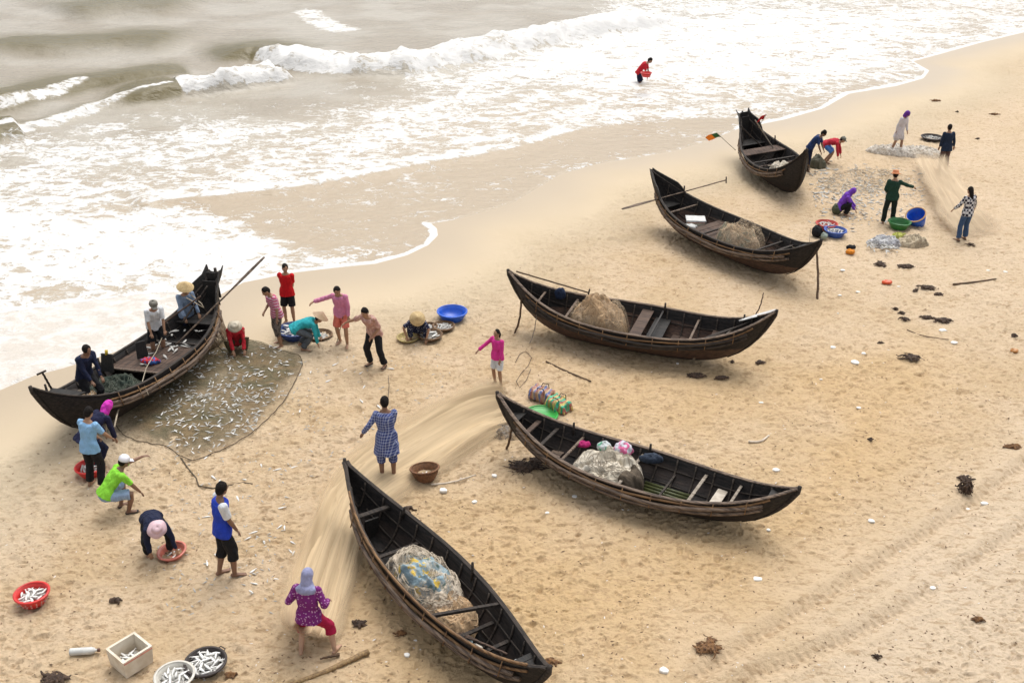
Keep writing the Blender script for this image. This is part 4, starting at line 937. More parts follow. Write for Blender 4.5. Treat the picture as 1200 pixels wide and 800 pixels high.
e5 = empty('net_heap', B5.W(-.09, .0, .22)+Vector((0, 0, 0)), (0, 0, B5.hd)); e5.location = h5.matrix_basis @ Vector((.85, -.02, 0)); tag(e5, 'smaller tan net heap behind the pale blue patched one in the nearest boat', 'net')
o = heap('net_mass', B5, .15, 0, .6, .45, .22, .30, M_nett, None, 17, e5, .10); strands(38, e5, .005, 5, rough_mat('tan_thread', (.46, .33, .2)))
for nm, B_, t0, y0, ln, wd, z0, ht, mt, lb, sd, mat2 in (
    ('net_heap', B4, -.19, -.04, .74, .60, .30, .34, M_netw, 'cream net heap folded in the boat that holds the colourful bag', 23, rough_mat('dull_thread', (.36, .31, .24), (.26, .22, .17))),
    ('net_heap', B3, -.29, 0, .78, .62, .25, .80, M_nett, 'rounded tan net heap filling the brown bellied boat', 33, rough_mat('tan_thread', (.46, .33, .2))),
    ('net_heap', B2, .14, 0, .78, .66, .30, .72, M_netg, 'fluffy green and tan net heap beside the boat deck with the white box', 43, rough_mat('tan_thread', (.46, .33, .2))),
    ('net_heap', B1, .30, 0, .55, .52, .50, .28, M_netw, 'flat cream net bundle near the bow of the farthest boat', 53, None),
    ('net_heap', B6, -.72, 0, .62, .34, .62, .24, M_nett, 'small tan net heap in the low end of the boat by the water', 63, None),
    ('net_heap', B6, -.36, 0, .95, .62, .30, .34, net_mat('dark_green_net', (.035, .05, .04), (.06, .065, .05), 1.0, (1, 1, 1), 18), 'dark green net heap amidships in the boat by the water', 73, rough_mat('green_thread', (.07, .085, .06), (.04, .05, .035)))):
    e = empty(nm, B_.W(t0, y0, z0), (0, 0, B_.hd)); tag(e, lb, 'net')
    heap('net_mass', B_, t0, y0, ln, wd, z0, ht, mt, None, sd, e, .10); strands(60 if ht > .3 else 25, e, .005, sd, mat2)
    if ht > .4: heap('net_fuzz', B_, t0, y0, ln*1.06, wd*1.06, z0, ht*1.12, M_fuzz, None, sd+1, e, .12)
o = heap('net_pile', B4, -.02, -.14, .26, .34, .25, .30, net_mat('dark_bundle', (.11, .085, .06), (.07, .055, .04), 1.2, (1, 4, 1), 12), 'dark brown bundle against the cream net heap', 28, None, .04)
def sand_pile(px, py, ln, wd, ht, mat, label, seed, rot=0.0, nm='net_pile'):
    c = gat(px, py, -.02); e = type('B', (), dict(W=lambda s, a, b, z: c, heel=0, hd=rot))()
    return heap(nm, e, 0, 0, ln, wd, 0, ht, mat, label, seed)
sand_pile(1062, 181, 1.5, .5, .16, net_mat('white_net', (.66, .62, .56), (.5, .45, .38), .8, (1, 1, 1), 12), 'long whitish net heap on the sand behind the far blurred net', 91, -.2)
sand_pile(1036, 287, .55, .36, .12, net_mat('silver_net', (.55, .55, .55), (.3, .3, .32), .9, (1, 1, 1), 14), 'silvery pile on the sand below the green basket', 92)
sand_pile(1053, 281, .3, .2, .1, rough_mat('yellow_green_net', (.40, .42, .08), (.3, .28, .1)), 'small yellow green net pile between two pale piles', 93)
sand_pile(1069, 287, .5, .32, .14, net_mat('beige_net', (.5, .42, .3), (.3, .25, .18), .9, (1, 1, 1), 14), 'beige net pile on the sand right of the yellow green one', 94)
sand_pile(1012, 214, 1.9, 1.1, .06, net_mat('grey_sheen_net', (.50, .43, .33), (.40, .32, .22), .16, (1, 1, 1), 6), 'thin greyish net lying under the far scattered catch', 95, .4, 'laid_out_net')
sand_pile(600, 508, .5, .35, .10, net_mat('grey_net', (.30, .27, .24), (.2, .17, .14), .5, (1, 1, 1), 14), 'small grey net pile under the bow with the thin prop', 96)
sand_pile(958, 196, .35, .3, .35, rough_mat('olive_net', (.06, .06, .035), (.10, .09, .06)), 'dark olive net lump hanging at the bow of the farthest boat', 97)

# ------------------------------------------------------------------ oars, props, poles
def pole(name, a, b, r0, r1, mat, label, cat, bend=.03, extra=None, group=None):
    a = Vector(a); b = Vector(b); n = 12; pts = []
    sd_ = (b-a).cross(Vector((0, 0, 1))).normalized() if abs((b-a).normalized().z) < .9 else Vector((1, 0, 0))
    for i in range(n): f = i/(n-1); pts.append((a*(1-f)+b*f)+sd_*bend*math.sin(f*3.1*1.3)+sd_*.006*math.sin(i*2.3))
    e = empty(name, a); tag(e, label, cat, group); mb = MB(); mb.tube([p-a for p in pts], [r0+(r1-r0)*i/(n-1) for i in range(n)], 8); mb.build('shaft', mat, e)
    return e, a, b
def oar(a, b, label, blade=.9, bw=.085, grip=True, mat=None, blade_mat=None):
    e, a, b = pole('oar', a, b, .022, .02, mat or M_rail, label, 'oar', .0); d = (b-a).normalized(); mb = MB()
    sd_ = d.cross(Vector((0, 0, 1))).normalized(); up = sd_.cross(d)
    mb.tube([Vector((0, 0, 0)), d*.1, d*blade*.5, d*blade*.9, d*blade], [.008, .014, .016, .02, .02], 8, up, [bw*.6, bw*.8, bw, bw*.5, .02]); mb.build('blade', blade_mat or mat or M_rail, e)
    if grip: mb = MB(); mb.tube([(b-a)-up*.11, (b-a)+up*.11], .02, 7); mb.build('grip', M_raild, e)
    return e
oar(at(729, 245, .95), at(851, 211, 1.35), 'long oar with a T grip laid across the boat with the white box', 1.2, .09)
oar(at(310, 301, 2.6), at(205, 405, .9), 'long oar slanting up over the tall stern of the boat by the water', 1.1, .07, False)
oar(at(183, 385, 1.0), at(235, 347, 1.8), 'brown oar with a red tip beside the man in the white shirt', .5, .05, False, M_plank)
oar(at(214, 378, .9), at(243, 335, 1.7), 'dark paddle leaning in the tall stern of the boat by the water', .5, .05, False, M_raild)
oar(at(605, 318, 1.35), at(690, 343, 1.0), 'thin pole lying along the far side of the brown bellied boat', .3, .03, True, M_stick)
oar(at(822, 398, .8), at(905, 368, 1.3), 'grey oar resting over the right end of the brown bellied boat', .9, .07, False, M_raild)
oar(at(909, 363, 1.5), at(866, 376, 1.25), 'white painted oar blade at the right tip of the brown bellied boat', .9, .07, False, rough_mat('white_paint_wood', (.62, .62, .6), (.45, .44, .42)))
oar(at(528, 737, .35), at(594, 766, .7), 'brown paddle lying in the bottom of the nearest boat', .6, .06, False, M_plank)
oar(at(885, 141, 1.9), at(907, 175, .8), 'grey paddle standing in the farthest boat', .6, .09, False, M_grey)
oar(at(868, 148, 1.9), at(893, 172, .9), 'dark pole leaning in the stern of the farthest boat', .3, .04, False, M_raild)
pole('prop_pole', gat(957, 356, -.1), at(958, 291, 1.15), .035, .03, M_stick, 'single stout prop pole under the bow of the boat with the white box', 'pole', .03)
pole('prop_pole', gat(601, 394, -.1), at(613, 350, .95), .028, .024, M_stick, 'thicker dark prop at the left end of the brown bellied boat', 'pole', .05)
pole('prop_pole', gat(618, 409, -.1), at(631, 365, .7), .012, .010, M_grey, 'very thin prop stick right of the thicker dark prop', 'pole', .04)
pole('prop_pole', gat(592, 530, -.1), at(601, 498, .75), .028, .024, M_stick, 'short forked prop at the left bow beside the grey net pile', 'pole', .02)
pole('stake', gat(848, 412, -.05), at(849, 395, .55), .022, .02, M_stick, 'short stake under the right end of the brown bellied boat', 'stake', .02)
pole('stick', at(812, 421, .2), at(870, 377, 1.0), .02, .016, M_grey, 'grey stick leaning on the side of the brown bellied boat', 'stick', .02)
pole('boat_hook', at(884, 371, 1.1), at(896, 343, 1.7), .018, .012, M_stick, 'dark forked stick standing up at the right end of the brown bellied boat', 'stick', .03)
pole('tiller', at(60, 455, 1.15), at(50, 437, 1.6), .025, .022, M_raild, 'dark T shaped handle at the low end of the boat by the water', 'tiller', .0)
mb = MB(); a = at(43, 439, 1.6); b = at(54, 434, 1.65); mb.tube([a, b], .022, 7); o = tag(recenter(mb.build('tiller_grip', M_raild)), 'short crossbar gripping piece above the low end of the boat by the water', 'tiller')
pole('pole', gat(318, 806, .04), gat(433, 766, .06), .028, .05, rough_mat('old_bamboo_pole', (.30, .20, .09), (.16, .10, .05), .7, 8, stretch=(3, 3, 3)), 'thick bamboo pole on the sand at the bottom edge', 'pole', .05)
pole('stick', gat(640, 423, .03), gat(692, 448, .03), .022, .018, M_stick, 'brown stick on the sand right of the young person in pink', 'stick', .02)
pole('stick', gat(505, 568, .03), gat(558, 557, .03), .022, .014, rough_mat('bleached_wood', (.62, .54, .44), (.45, .38, .3)), 'long bleached stick beside the wicker basket', 'stick', .05)
pole('stick', gat(1117, 333, .03), gat(1168, 326, .05), .03, .02, M_stick, 'dark stick lying near the right edge of the beach', 'stick', .02)
pole('driftwood', gat(877, 517, .03), gat(903, 512, .03), .03, .02, rough_mat('bleached_wood', (.62, .54, .44), (.45, .38, .3)), 'white driftwood piece behind the boat with the colourful bag', 'driftwood', .08)
pole('stick', gat(1063, 385, .03), gat(1110, 400, .03), .012, .01, M_stick, 'thin curved twig below the dark seaweed at right', 'stick', .10)
pole('stick', gat(475, 561, .03), gat(492, 558, .03), .02, .02, M_stick, 'stub of stick poking out left of the wicker basket', 'stick', .0)
pole('cane', gat(375, 772, .05), gat(398, 768, .05), .012, .03, M_stick, 'dark stub of cane by the foot of the person in purple', 'stick', .0)
# flags
def flag(a, b, label, cols, w_, h_):
    e, a, b = pole('flag', a, b, .012, .009, M_grey, label, 'flag', .01); d = (b-a).normalized(); n = 8; sdv = Vector((-.9, -.2, .1)).normalized()
    for j, c_ in enumerate(cols):
        mb = MB(); vs = []; 
        for sh in (0, 1):
            for i in range(n+1):
                for k in range(5):
                    u = (j+i/n)/len(cols); p = (b-a)-d*(h_*(1-k/4)*(1-.25*u))+sdv*(w_*u)+Vector((0, .05*math.sin(u*7+k*.6), -.10*u*u*2))+Vector((0, sh*.004, 0)); vs.append(p)
        fs = []; M_ = (n+1)*5
        for i in range(n):
            for k in range(4): a_ = i*5+k; fs += [(a_, a_+1, a_+6, a_+5), (M_+a_, M_+a_+5, M_+a_+6, M_+a_+1)]
        for i in range(n): fs += [(i*5, i*5+5, M_+i*5+5, M_+i*5), (i*5+4, M_+i*5+4, M_+i*5+9, i*5+9)]
        for k in range(4): fs += [(k, M_+k, M_+k+1, k+1), (n*5+k, n*5+k+1, M_+n*5+k+1, M_+n*5+k)]
        mb.add(vs, fs).build('flag_cloth', c_, e)
flag(at(862, 176, .9), at(840, 156, 1.7), 'green and orange flag leaning out from the farthest boat', [cm('flag_green', (.04, .14, .05)), cm('flag_orange', (.85, .24, .03))], .42, .34)
flag(at(889, 150, 1.5), at(898, 134, 2.2), 'small red flag standing at the far side of the farthest boat', [cm('flag_red', (.62, .02, .03))], .26, .40)

# ------------------------------------------------------------------ containers
def plastic(name, c, rough=.35): return rough_mat(name, c, tuple(v*.8 for v in c), rough, 8, .15, .004, spec=.5)
def basin(name, px, py, r, h, mat, label, cat, z=0, tilt=(0, 0), base=.72, rim_mat=None, pos=None, handles=False, slots=False, flat=.0):
    p = pos if pos is not None else gat(px, py, z); e = empty(name, p, (tilt[0], tilt[1], random.uniform(0, 3))); tag(e, label, cat)
    th = .014; mb = MB(); mb.lathe([(.004, 0), (r*base, 0), (r*(base+.02), .01), (r*.93, h*.6), (r, h), (r-th, h), (r*.93-th, h*.6), (r*(base+.0)-th, .022), (.004, .02)], 36, wob=.008); mb.build('bowl', mat, e)
    mb = MB(); mb.lathe([(r-.012, h+.002), (r+.028, h-.004), (r+.03, h+.012), (r-.012, h+.018)], 36, closed=True); mb.build('rim', rim_mat or mat, e)
    if handles:
        for q in (1, -1):
            mb = MB(); mb.tube([Vector((q*r, -.07, h)), Vector((q*(r+.06), -.05, h+.01)), Vector((q*(r+.06), .05, h+.01)), Vector((q*r, .07, h))], .010, 7); mb.build('handle', rim_mat or mat, e)
    if slots:
        for ring_ in range(2):
            for k in range(18):
                a = 2*math.pi*k/18; rr = r*(base+.06+.10*ring_)+.02; zz = h*(.30+.32*ring_); mb = MB()
                rm = Matrix.Rotation(a, 3, 'Z'); mb.box(rm @ Vector((r*(base+(.93-base)*min(1, zz/(h*.6))) + .002, 0, zz)), (.008, .022, h*.22), rm); mb.build('slot', slots, e, False)
    e['r'] = r; return e
def sieve(name, px, py, r, label, cat, z=0, mat=None, h=.09):
    return basin(name, px, py, r, h, mat or rough_mat('wicker', (.20, .12, .06), (.10, .06, .035), .8, 25, .8, .01), label, cat, z, base=.80)
red_p = plastic('red_plastic', (.62, .03, .025)); blue_p = plastic('blue_plastic', (.015, .06, .40)); dk_p = plastic('dark_wicker', (.035, .025, .022), .6); wht_p = plastic('white_plastic', (.60, .57, .50))
pk = plastic('salmon_plastic', (.58, .18, .13)); grn = plastic('green_plastic', (.03, .34, .05))
CON = {}
CON['redb'] = (basin('basket', 40, 706, .27, .20, red_p, 'slotted red basket full of fish at the left edge', 'basket', slots=rough_mat('slot_light', (.62, .30, .25)), handles=False), .27, .20)
CON['pinkb'] = (basin('basin', 203, 650, .24, .13, pk, 'salmon pink basin in front of the person in the pink hat', 'basin', tilt=(-.1, .05)), .24, .13)
CON['dark'] = (basin('basket', 242, 782, .31, .15, dk_p, 'dark round basket heaped with fish at the bottom edge', 'basket', handles=True), .31, .15)
CON['wht'] = (basin('basket', 206, 800, .29, .16, wht_p, 'off white round basket of fish beside the dark round one', 'basket', slots=rough_mat('slot_dark', (.3, .27, .22))), .29, .16)
CON['redl'] = (basin('basin', 107, 556, .27, .18, red_p, 'red basin of fish behind the legs of the light blue T-shirt', 'basin'), .27, .18)
CON['blue1'] = (basin('basin', 346, 394, .42, .22, plastic('navy_plastic', (.03, .06, .20)), 'dark blue basin full of fish behind the turquoise jacket', 'basin', handles=True), .42, .22)
CON['sieve'] = (sieve('sieve_basket', 375, 394, .30, 'shallow round wicker sieve right of the turquoise jacket', 'sieve basket'), .30, .09)
CON['blue2'] = (basin('basin', 530, 374, .38, .22, plastic('bright_blue', (.01, .10, .55)), 'empty bright blue basin near the person in the conical hat', 'basin'), .38, .22)
CON['bowl1'] = (sieve('bowl', 504, 397, .30, 'nearer shallow fish bowl by the person in the conical hat', 'bowl'), .30, .09)
CON['bowl2'] = (sieve('bowl', 520, 386, .27, 'smaller shallow fish bowl below the bright blue basin', 'bowl'), .27, .09)
CON['bowl3'] = (sieve('bowl', 503, 386, .20, 'small fish bowl squeezed between the other two fish bowls', 'bowl'), .20, .08)
basin('bowl', 478, 398, .26, .10, rough_mat('yellow_wicker', (.44, .36, .14), (.3, .22, .1), .8, 20), 'yellowish basket left of the crouching person in flowered clothes', 'bowl')
CON['wick'] = (basin('wicker_basket', 499, 563, .28, .26, rough_mat('brown_wicker', (.22, .10, .045), (.10, .05, .025), .8, 28, .8, .012), 'brown wicker basket holding a few white fish', 'basket', tilt=(.16, .1), base=.62), .28, .26)
basin('tray', 634, 489, .36, .06, grn, 'round bright green tray below the two woven bags', 'tray', base=.82)
CON['far1'] = (basin('basin', 978, 276, .33, .20, plastic('blue_basin', (.04, .10, .40)), 'blue basin of fish right of the purple squatting figure and red basin', 'basin', handles=True), .33, .20)
CON['far2'] = (basin('basin', 968, 268, .33, .18, plastic('red_basin', (.50, .05, .03)), 'red basin half hidden behind the far blue basin', 'basin'), .33, .18)
basin('basket', 1053, 267, .34, .22, plastic('dark_green_plastic', (.02, .16, .03)), 'green basket on the sand in front of the green sweater', 'basket', handles=True)
CON['ring'] = (basin('basket', 1092, 164, .42, .15, dk_p, 'black round basket beside the person with back turned in dark navy', 'basket'), .42, .15)
e = basin('tub', 1076, 262, .30, .46, plastic('royal_blue_plastic', (.02, .12, .60)), 'tall blue tub tipped on its side by the green basket', 'tub', tilt=(.35, -.5), rim_mat=plastic('orange_rim', (.5, .28, .1)), base=.7)
e = basin('basin', 755, 93, .24, .18, red_p, 'red basin carried by the wader', 'basin', pos=at(757, 90, .80))
tag(e, 'red basin in the hands of the person wading in the surf')
# foam box
def foam_box(px, py, label, sz=(.62, .46, .34), rot=.75, fill=True, z=0, pos=None):
    e = empty('foam_box', pos if pos is not None else gat(px, py, z), (0, 0, rot)); tag(e, label, 'box'); L_, W_, H_ = sz; th = .04; m_ = rough_mat('dirty_foam', (.66, .60, .50), (.55, .47, .36), .8, 4, .2, .004)
    mb = MB()
    o8 = [(-1, -1), (1, -1), (1, 1), (-1, 1)]
    vs = [(x*L_/2*.92, y*W_/2*.92, 0) for x, y in o8]+[(x*L_/2, y*W_/2, H_) for x, y in o8]+[(x*(L_/2-th), y*(W_/2-th), H_) for x, y in o8]+[(x*(L_/2-th)*.92, y*(W_/2-th)*.92, th) for x, y in o8]
    fs = [(3, 2, 1, 0)]
    for k in range(4):
        j = (k+1) % 4; fs += [(k, j, 4+j, 4+k), (4+k, 4+j, 8+j, 8+k), (8+k, 8+j, 12+j, 12+k)]
    fs.append((12, 13, 14, 15)); mb.add(vs, fs).build('box_body', m_, e, False)
    mb = MB(); mb.beam((-L_/2+.01, -W_/2-.004, H_-.035), (L_/2-.01, -W_/2-.004, H_-.035), .008, .022); mb.build('tape_strip', rough_mat('pink_tape', (.6, .25, .18)), e, False)
    return e
CON['box'] = (foam_box(155, 778, 'off white foam box with a little fish at the bottom edge', (.52, .50, .34), .88), .22, .12)
e = foam_box(0, 0, 'lidded white foam box on the deck of the boat with the raised bow', (.56, .42, .24), B2.hd+.9, pos=B2.W(-.40, .02, .44)); mb = MB(); mb.box((0, 0, .25), (.60, .46, .05)); mb.build('lid', rough_mat('grey_foam', (.55, .55, .53), (.45, .45, .44)), e, False)
# bags
def woven_bag(px, py, sz, rot, c1, c2, c3, label, strap):
    e = empty('woven_bag', gat(px, py, 0), (0, 0, rot)); tag(e, label, 'bag', 'woven plastic bags on the sand')
    t = NT('bag_weave'); sep = t.n('ShaderNodeSeparateXYZ', Vector=t.obj()); f = t.math('FRACT', t.math('MULTIPLY', sep.outputs[0], 7.0))
    c = t.mix(t.math('LESS_THAN', f, .35), c1, c2); c = t.mix(t.math('GREATER_THAN', f, .8), c, c3); g2 = t.math('LESS_THAN', t.math('FRACT', t.math('MULTIPLY', sep.outputs[1], 9.0)), .3)
    c = t.mix(t.math('MULTIPLY', g2, .45), c, c3); t.set(t.b.inputs['Base Color'], c); t.b.inputs['Roughness'].default_value = .6; t.set(t.b.inputs['Normal'], t.bump(t.noise(t.obj(), 12, 3), .6, .03))
    mb = MB(); mb.box((0, 0, sz[2]/2), sz, taper=.86); o = remeshed(mb, 'bag_body', t.m, e, .022, 26, .10)
    for q in (1, -1):
        mb = MB(); mb.tube([Vector((-.10, q*sz[1]*.25, sz[2]*.95)), Vector((-.07, q*sz[1]*.30, sz[2]+.08)), Vector((.07, q*sz[1]*.32, sz[2]+.09)), Vector((.10, q*sz[1]*.27, sz[2]*.95))], .010, 6); mb.build('handle', strap, e)
blk = rough_mat('black_strap', (.02, .02, .02))
woven_bag(636, 468, (.60, .42, .24), -.5, (.30, .12, .09), (.10, .14, .32), (.42, .30, .18), 'brown and blue striped woven bag, upper of the two', blk)
woven_bag(655, 480, (.58, .42, .24), -.75, (.03, .35, .20), (.50, .42, .12), (.30, .10, .08), 'green and yellow striped woven bag, lower of the two', blk)
def sack(pos, r, mat, label, knot=True, cat='bag', nm='plastic_bag'):
    e = empty(nm, pos); tag(e, label, cat); mb = MB(); mb.ell((0, 0, r[2]), r); 
    if knot: mb.capsule([(0, 0, r[2]*1.8), (.02, .01, r[2]*2.25)], [r[0]*.3, r[0]*.12], 8)
    remeshed(mb, 'bag_body', mat, e, .015, 2, .07); return e
sack(B4.W(-.15, .44, .56), (.20, .17, .13), cm('rainbow_plastic', (.50, .50, .55), 'blotch', (.55, .12, .25), 9), 'colourful pink and white bag on the cream net heap')
sack(B4.W(-.28, .42, .54), (.14, .12, .09), cm('whitegreen_plastic', (.45, .48, .48), 'blotch', (.12, .35, .22), 9), 'small white and green bag left of the colourful bag')
sack(B4.W(-.42, .38, .50), (.14, .07, .06), cm('magenta_rag', (.35, .02, .12)), 'magenta rag left of the small white and green bag', False, 'rag', 'rag')
sack(B5.W(.40, -.18, .30), (.12, .10, .07), plastic('paleblue', (.50, .62, .66)), 'pale blue plastic tub in the nearest boat', False, 'tub', 'small_tub')
sack(B5.W(.47, -.12, .30), (.10, .09, .07), plastic('cream_pl', (.60, .55, .47)), 'cream float beside the pale blue tub', False, 'float', 'float')
sack(B5.W(.74, .10, .55), (.10, .09, .06), plastic('white_pl2', (.55, .58, .6)), 'white float near the right end of the nearest boat', False, 'float', 'float')
sack(B5.W(.75, -.1, .52), (.22, .05, .04), cm('blue_rag', (.03, .10, .45)), 'bright blue rag at the right end of the nearest boat', False, 'rag', 'rag')
for k, (tt, yy) in enumerate(((.62, .05), (.66, -.08))): sack(B2.W(tt, yy, .66), (.07, .07, .05), plastic('white_pl', (.62, .62, .6)), 'left round white float in the bow of the white box boat' if k == 0 else 'right round white float in the bow of the white box boat', False, 'float', 'float')
sack(B2.W(-.34, -.40, .55), (.20, .15, .06), cm('white_rag', (.55, .55, .53)), 'white rag below the lidded foam box', False, 'rag', 'rag')
sack(B3.W(-.62, .35, .85), (.14, .07, .17), cm('navy_rag', (.02, .03, .06)), 'navy cloth hung over the far side of the brown bellied boat', False, 'cloth', 'cloth')
sack(B4.W(.04, .52, .52), (.24, .10, .10), cm('slate_rag', (.03, .04, .06)), 'slate cloth hung on the far side behind the green bamboo floor', False, 'cloth', 'cloth')
sack(B3.W(-.82, 0, .78), (.12, .12, .05), cm('rust_rag', (.30, .14, .08)), 'rusty rag at the left tip of the brown bellied boat', False, 'rag', 'rag')
sack(B3.W(.30, .0, .38), (.12, .04, .03), cm('red_rag', (.4, .04, .03)), 'tiny red rag on the floor of the brown bellied boat', False, 'rag', 'rag')
sack(gat(957, 277), (.18, .15, .18), cm('black_sack', (.015, .015, .018)), 'black sack left of the far red and blue basins')
sack(gat(965, 280), (.10, .10, .10), cm('grey_green_cloth', (.25, .30, .26)), 'grey green cloth in front of the far red basin', False, 'cloth', 'cloth')
sack(gat(980, 250), (.16, .16, .17), cm('olive_bag', (.07, .08, .05)), 'olive bag behind the squatting purple jacket')
sack(B6.W(.04, -.1, .68), (.22, .12, .06), cm('red_blue_rag', (.42, .03, .04), 'blotch', (.05, .12, .35), 8), 'red and blue cloth at the feet of the white shirt', False, 'cloth', 'cloth')
sack(gat(996, 297, 0), (.13, .10, .07), cm('orange_lump', (.60, .22, .03)), 'orange bundle on the sand below the far blue basin', False, 'bundle', 'bundle')
sack(gat(997, 291, 0), (.14, .08, .06), black, 'black lump touching the orange bundle', False, 'bundle', 'bundle')
sack(gat(1039, 333, 0), (.14, .08, .05), plastic('orange_scrap', (.70, .10, .03)), 'orange red scrap alone on the sand between seaweed clumps', False, 'litter', 'litter')
sack(gat(1188, 413, 0), (.09, .07, .05), plastic('amber_scrap', (.45, .20, .05)), 'amber coloured husk at the right edge', False, 'husk', 'husk')
# bottle
e = empty('bottle', gat(82, 764, .06), (0, 0, .12)); tag(e, 'white plastic bottle lying on the sand near the foam box', 'bottle')
mb = MB(); rt_ = Matrix.Rotation(R(90), 3, 'Y'); mb.lathe([(.003, 0), (.055, 0), (.06, .02), (.06, .33), (.045, .38), (.022, .40), (.022, .43), (.003, .43)], 20, rot=rt_); mb.build('bottle_body', plastic('milk_plastic', (.60, .60, .57)), e)
mb = MB(); mb.lathe([(.003, .43), (.03, .43), (.03, .47), (.003, .47)], 14, rot=rt_); mb.build('cap', plastic('brown_cap', (.12, .05, .03)), e)
# ropes
def rope(pts, r, mat, label): mb = MB(); mb.tube(pts, r, 6); return tag(recenter(mb.build('rope', mat)), label, 'rope')
M_rope = rough_mat('pale_rope', (.42, .36, .27), (.30, .25, .18)); M_rope2 = rough_mat('brown_rope', (.12, .09, .055))
rope([at(144, 458, .75), at(142, 470, .6), at(138, 482, .5), at(134, 500, .75)], .018, M_rope, 'pale rope from the boat side to the hands of the light blue T-shirt')
rope([B6.W(-.62, -.3, .95), B6.W(-.6, -.5, .8), B6.W(-.64, -.6, .5), B6.W(-.7, -.6, .2)], .016, M_rope, 'pale rope end hanging down the hull near the magenta hood')
rope([B6.W(.7, .1, 1.5), B6.W(.72, -.1, 1.25), B6.W(.68, -.25, 1.2), B6.W(.64, .1, 1.5)], .014, M_rope, 'pale rope loop on the tall stern by the water')
rope([B1.W(.3, -.5, .9), B1.W(.42, -.4, 1.0), B1.W(.45, -.5, .8), B1.W(.4, -.6, .55)], .016, M_rope, 'rope tied at the bow side of the farthest boat')
rope([at(402, 371, .9), at(399, 384, .4), at(396, 396, .1), at(394, 404, .03)], .010, M_rope2, 'thin cord hanging from the hand of the pink long sleeved shirt')
rope([B2.W(.66, .3, .95), B2.W(.72, .1, 1.05), B2.W(.84, .25, 1.1), gat(950, 268, .3)], .010, M_rope2, 'thin line from the white box boat bow to the black sack')
rope([gat(1028+x, 200+y, .02) for x, y in ((0, 0), (6, 3), (14, 1), (20, 6))], .01, M_rope, 'faint cord lying on the far scattered catch')
rope([gat(x, y, .02) for x, y in ((604, 425), (609, 416), (616, 412), (623, 419), (619, 430), (611, 437), (605, 448), (609, 455), (617, 446), (622, 434))], .008, M_rope2, 'thin tangled cord on the sand below the two thin props')
rope([gat(x, y, .02) for x, y in ((455, 440), (456, 452), (455, 463), (454, 474))], .008, M_rope2, 'thin cord lying on the sand behind the blue checked shirt')

rope([B6.W(.28, .1, .95), B6.W(.12, -.1, .85), B6.W(-.1, -.35, .80), B6.W(-.3, -.75, .82), B6.W(-.36, -1.0, .6)], .010, M_rope, 'thin pale line drawn across the boat by the water to its near side')
for t_a, z_a, px_, py_ in ((.50, .0, 262, 412), (.60, .0, 270, 404)):
    q = B6.g(t_a, -1); rope([B6.M @ q, (B6.M @ q)*.5+at(px_, py_, .1)*.5-Vector((0, 0, .12)), at(px_, py_, .04)], .010, M_rope2, 'left thin brown line from the stern side down to the net' if t_a < .55 else 'right thin brown line from the stern side down to the net')
# ------------------------------------------------------------------ seaweed, scraps
M_weed = rough_mat('dry_seaweed', (.035, .022, .016), (.09, .055, .035), .8, 20, .8, .02)
M_weedl = rough_mat('amber_seaweed', (.22, .11, .04), (.10, .05, .025), .8, 20, .8, .02)
def weed(px, py, L_, label, mat=M_weed, n=16, w_=.6, h_=.07, seed=0):
    rg = random.Random(seed+int(px)); mb = MB(); mb.ell((0, 0, .01), (L_*.16, L_*.12*w_/.6, h_*.45))
    for i in range(int(n*2.6)):
        a = rg.uniform(0, 6.28); r_ = L_*(rg.random()**.7)*.55+.03; pts = [Vector((0, 0, .015))]; x = y = 0
        for k in range(5): a += rg.uniform(-1.5, 1.5); x += math.cos(a)*r_/4; y += math.sin(a)*r_*w_/4; pts.append(Vector((x, y, .012+rg.uniform(0, h_)*(1-k/6))))
        r0 = rg.uniform(.010, .024); mb.capsule(pts, [r0*1.3, r0*1.2, r0, r0*.8, r0*.6, r0*.4], 6)
    o = remeshed(mb, 'seaweed_clump', mat, None, .009, 0, .02); o.location = gat(px, py, 0); tag(o, label, 'seaweed', 'seaweed and husks washed up on the sand'); return o
weed(616, 549, .85, 'large dark seaweed clump by the left end of the colourful bag boat', n=34, seed=2); weed(628, 541, .4, 'smaller seaweed clump touching the large dark one', n=12)
weed(1131, 578, .34, 'black upright charred lump near the tyre tracks', n=16, w_=1, h_=.28); weed(1130, 562, .36, 'brown seaweed on top of the black charred lump', n=14)
weed(1067, 421, .62, 'dark cross shaped seaweed in open sand at right'); weed(1104, 377, .55, 'dark tufted seaweed above the thin curved twig', n=22); weed(1086, 373, .35, 'small seaweed left of the dark tufted one')
weed(1086, 339, .55, 'dark elongated seaweed between two dark stones and the stick'); weed(1099, 346, .25, 'little dark seaweed just below the elongated one'); weed(1061, 313, .5, 'upper right dark seaweed mound', n=20); weed(1031, 310, .42, 'branched dark seaweed left of the upper mound', w_=1)
weed(1049, 363, .16, 'upper of two dark husks', n=5); weed(1057, 368, .18, 'lower of two dark husks', n=5); weed(816, 441, .42, 'seaweed under the right half of the brown bellied boat', n=18); weed(846, 444, .28, 'round dark seaweed right of the one under the brown boat', n=14)
weed(645, 776, .3, 'reddish seaweed at the right tip of the nearest boat', M_weedl, 12); weed(64, 797, .5, 'dark reddish seaweed cut by the bottom edge', n=24); weed(137, 705, .24, 'small dark seaweed between the red basket and the foam box', n=10)
weed(830, 762, .42, 'amber seaweed near the bottom right of the beach', M_weedl, 18, 1.2); weed(270, 792, .22, 'reddish seaweed beside the dark round basket', M_weedl, 8); weed(1188, 524, .35, 'reddish seaweed at the right edge of the tyre tracks', M_weedl, 10)
weed(1146, 727, .2, 'amber seaweed scrap in the pale lower right sand', M_weedl, 8); weed(1027, 771, .12, 'tiny brown husk in the lower right sand', n=4); weed(858, 425, .12, 'tiny dark husk under the brown boat tip', n=4)
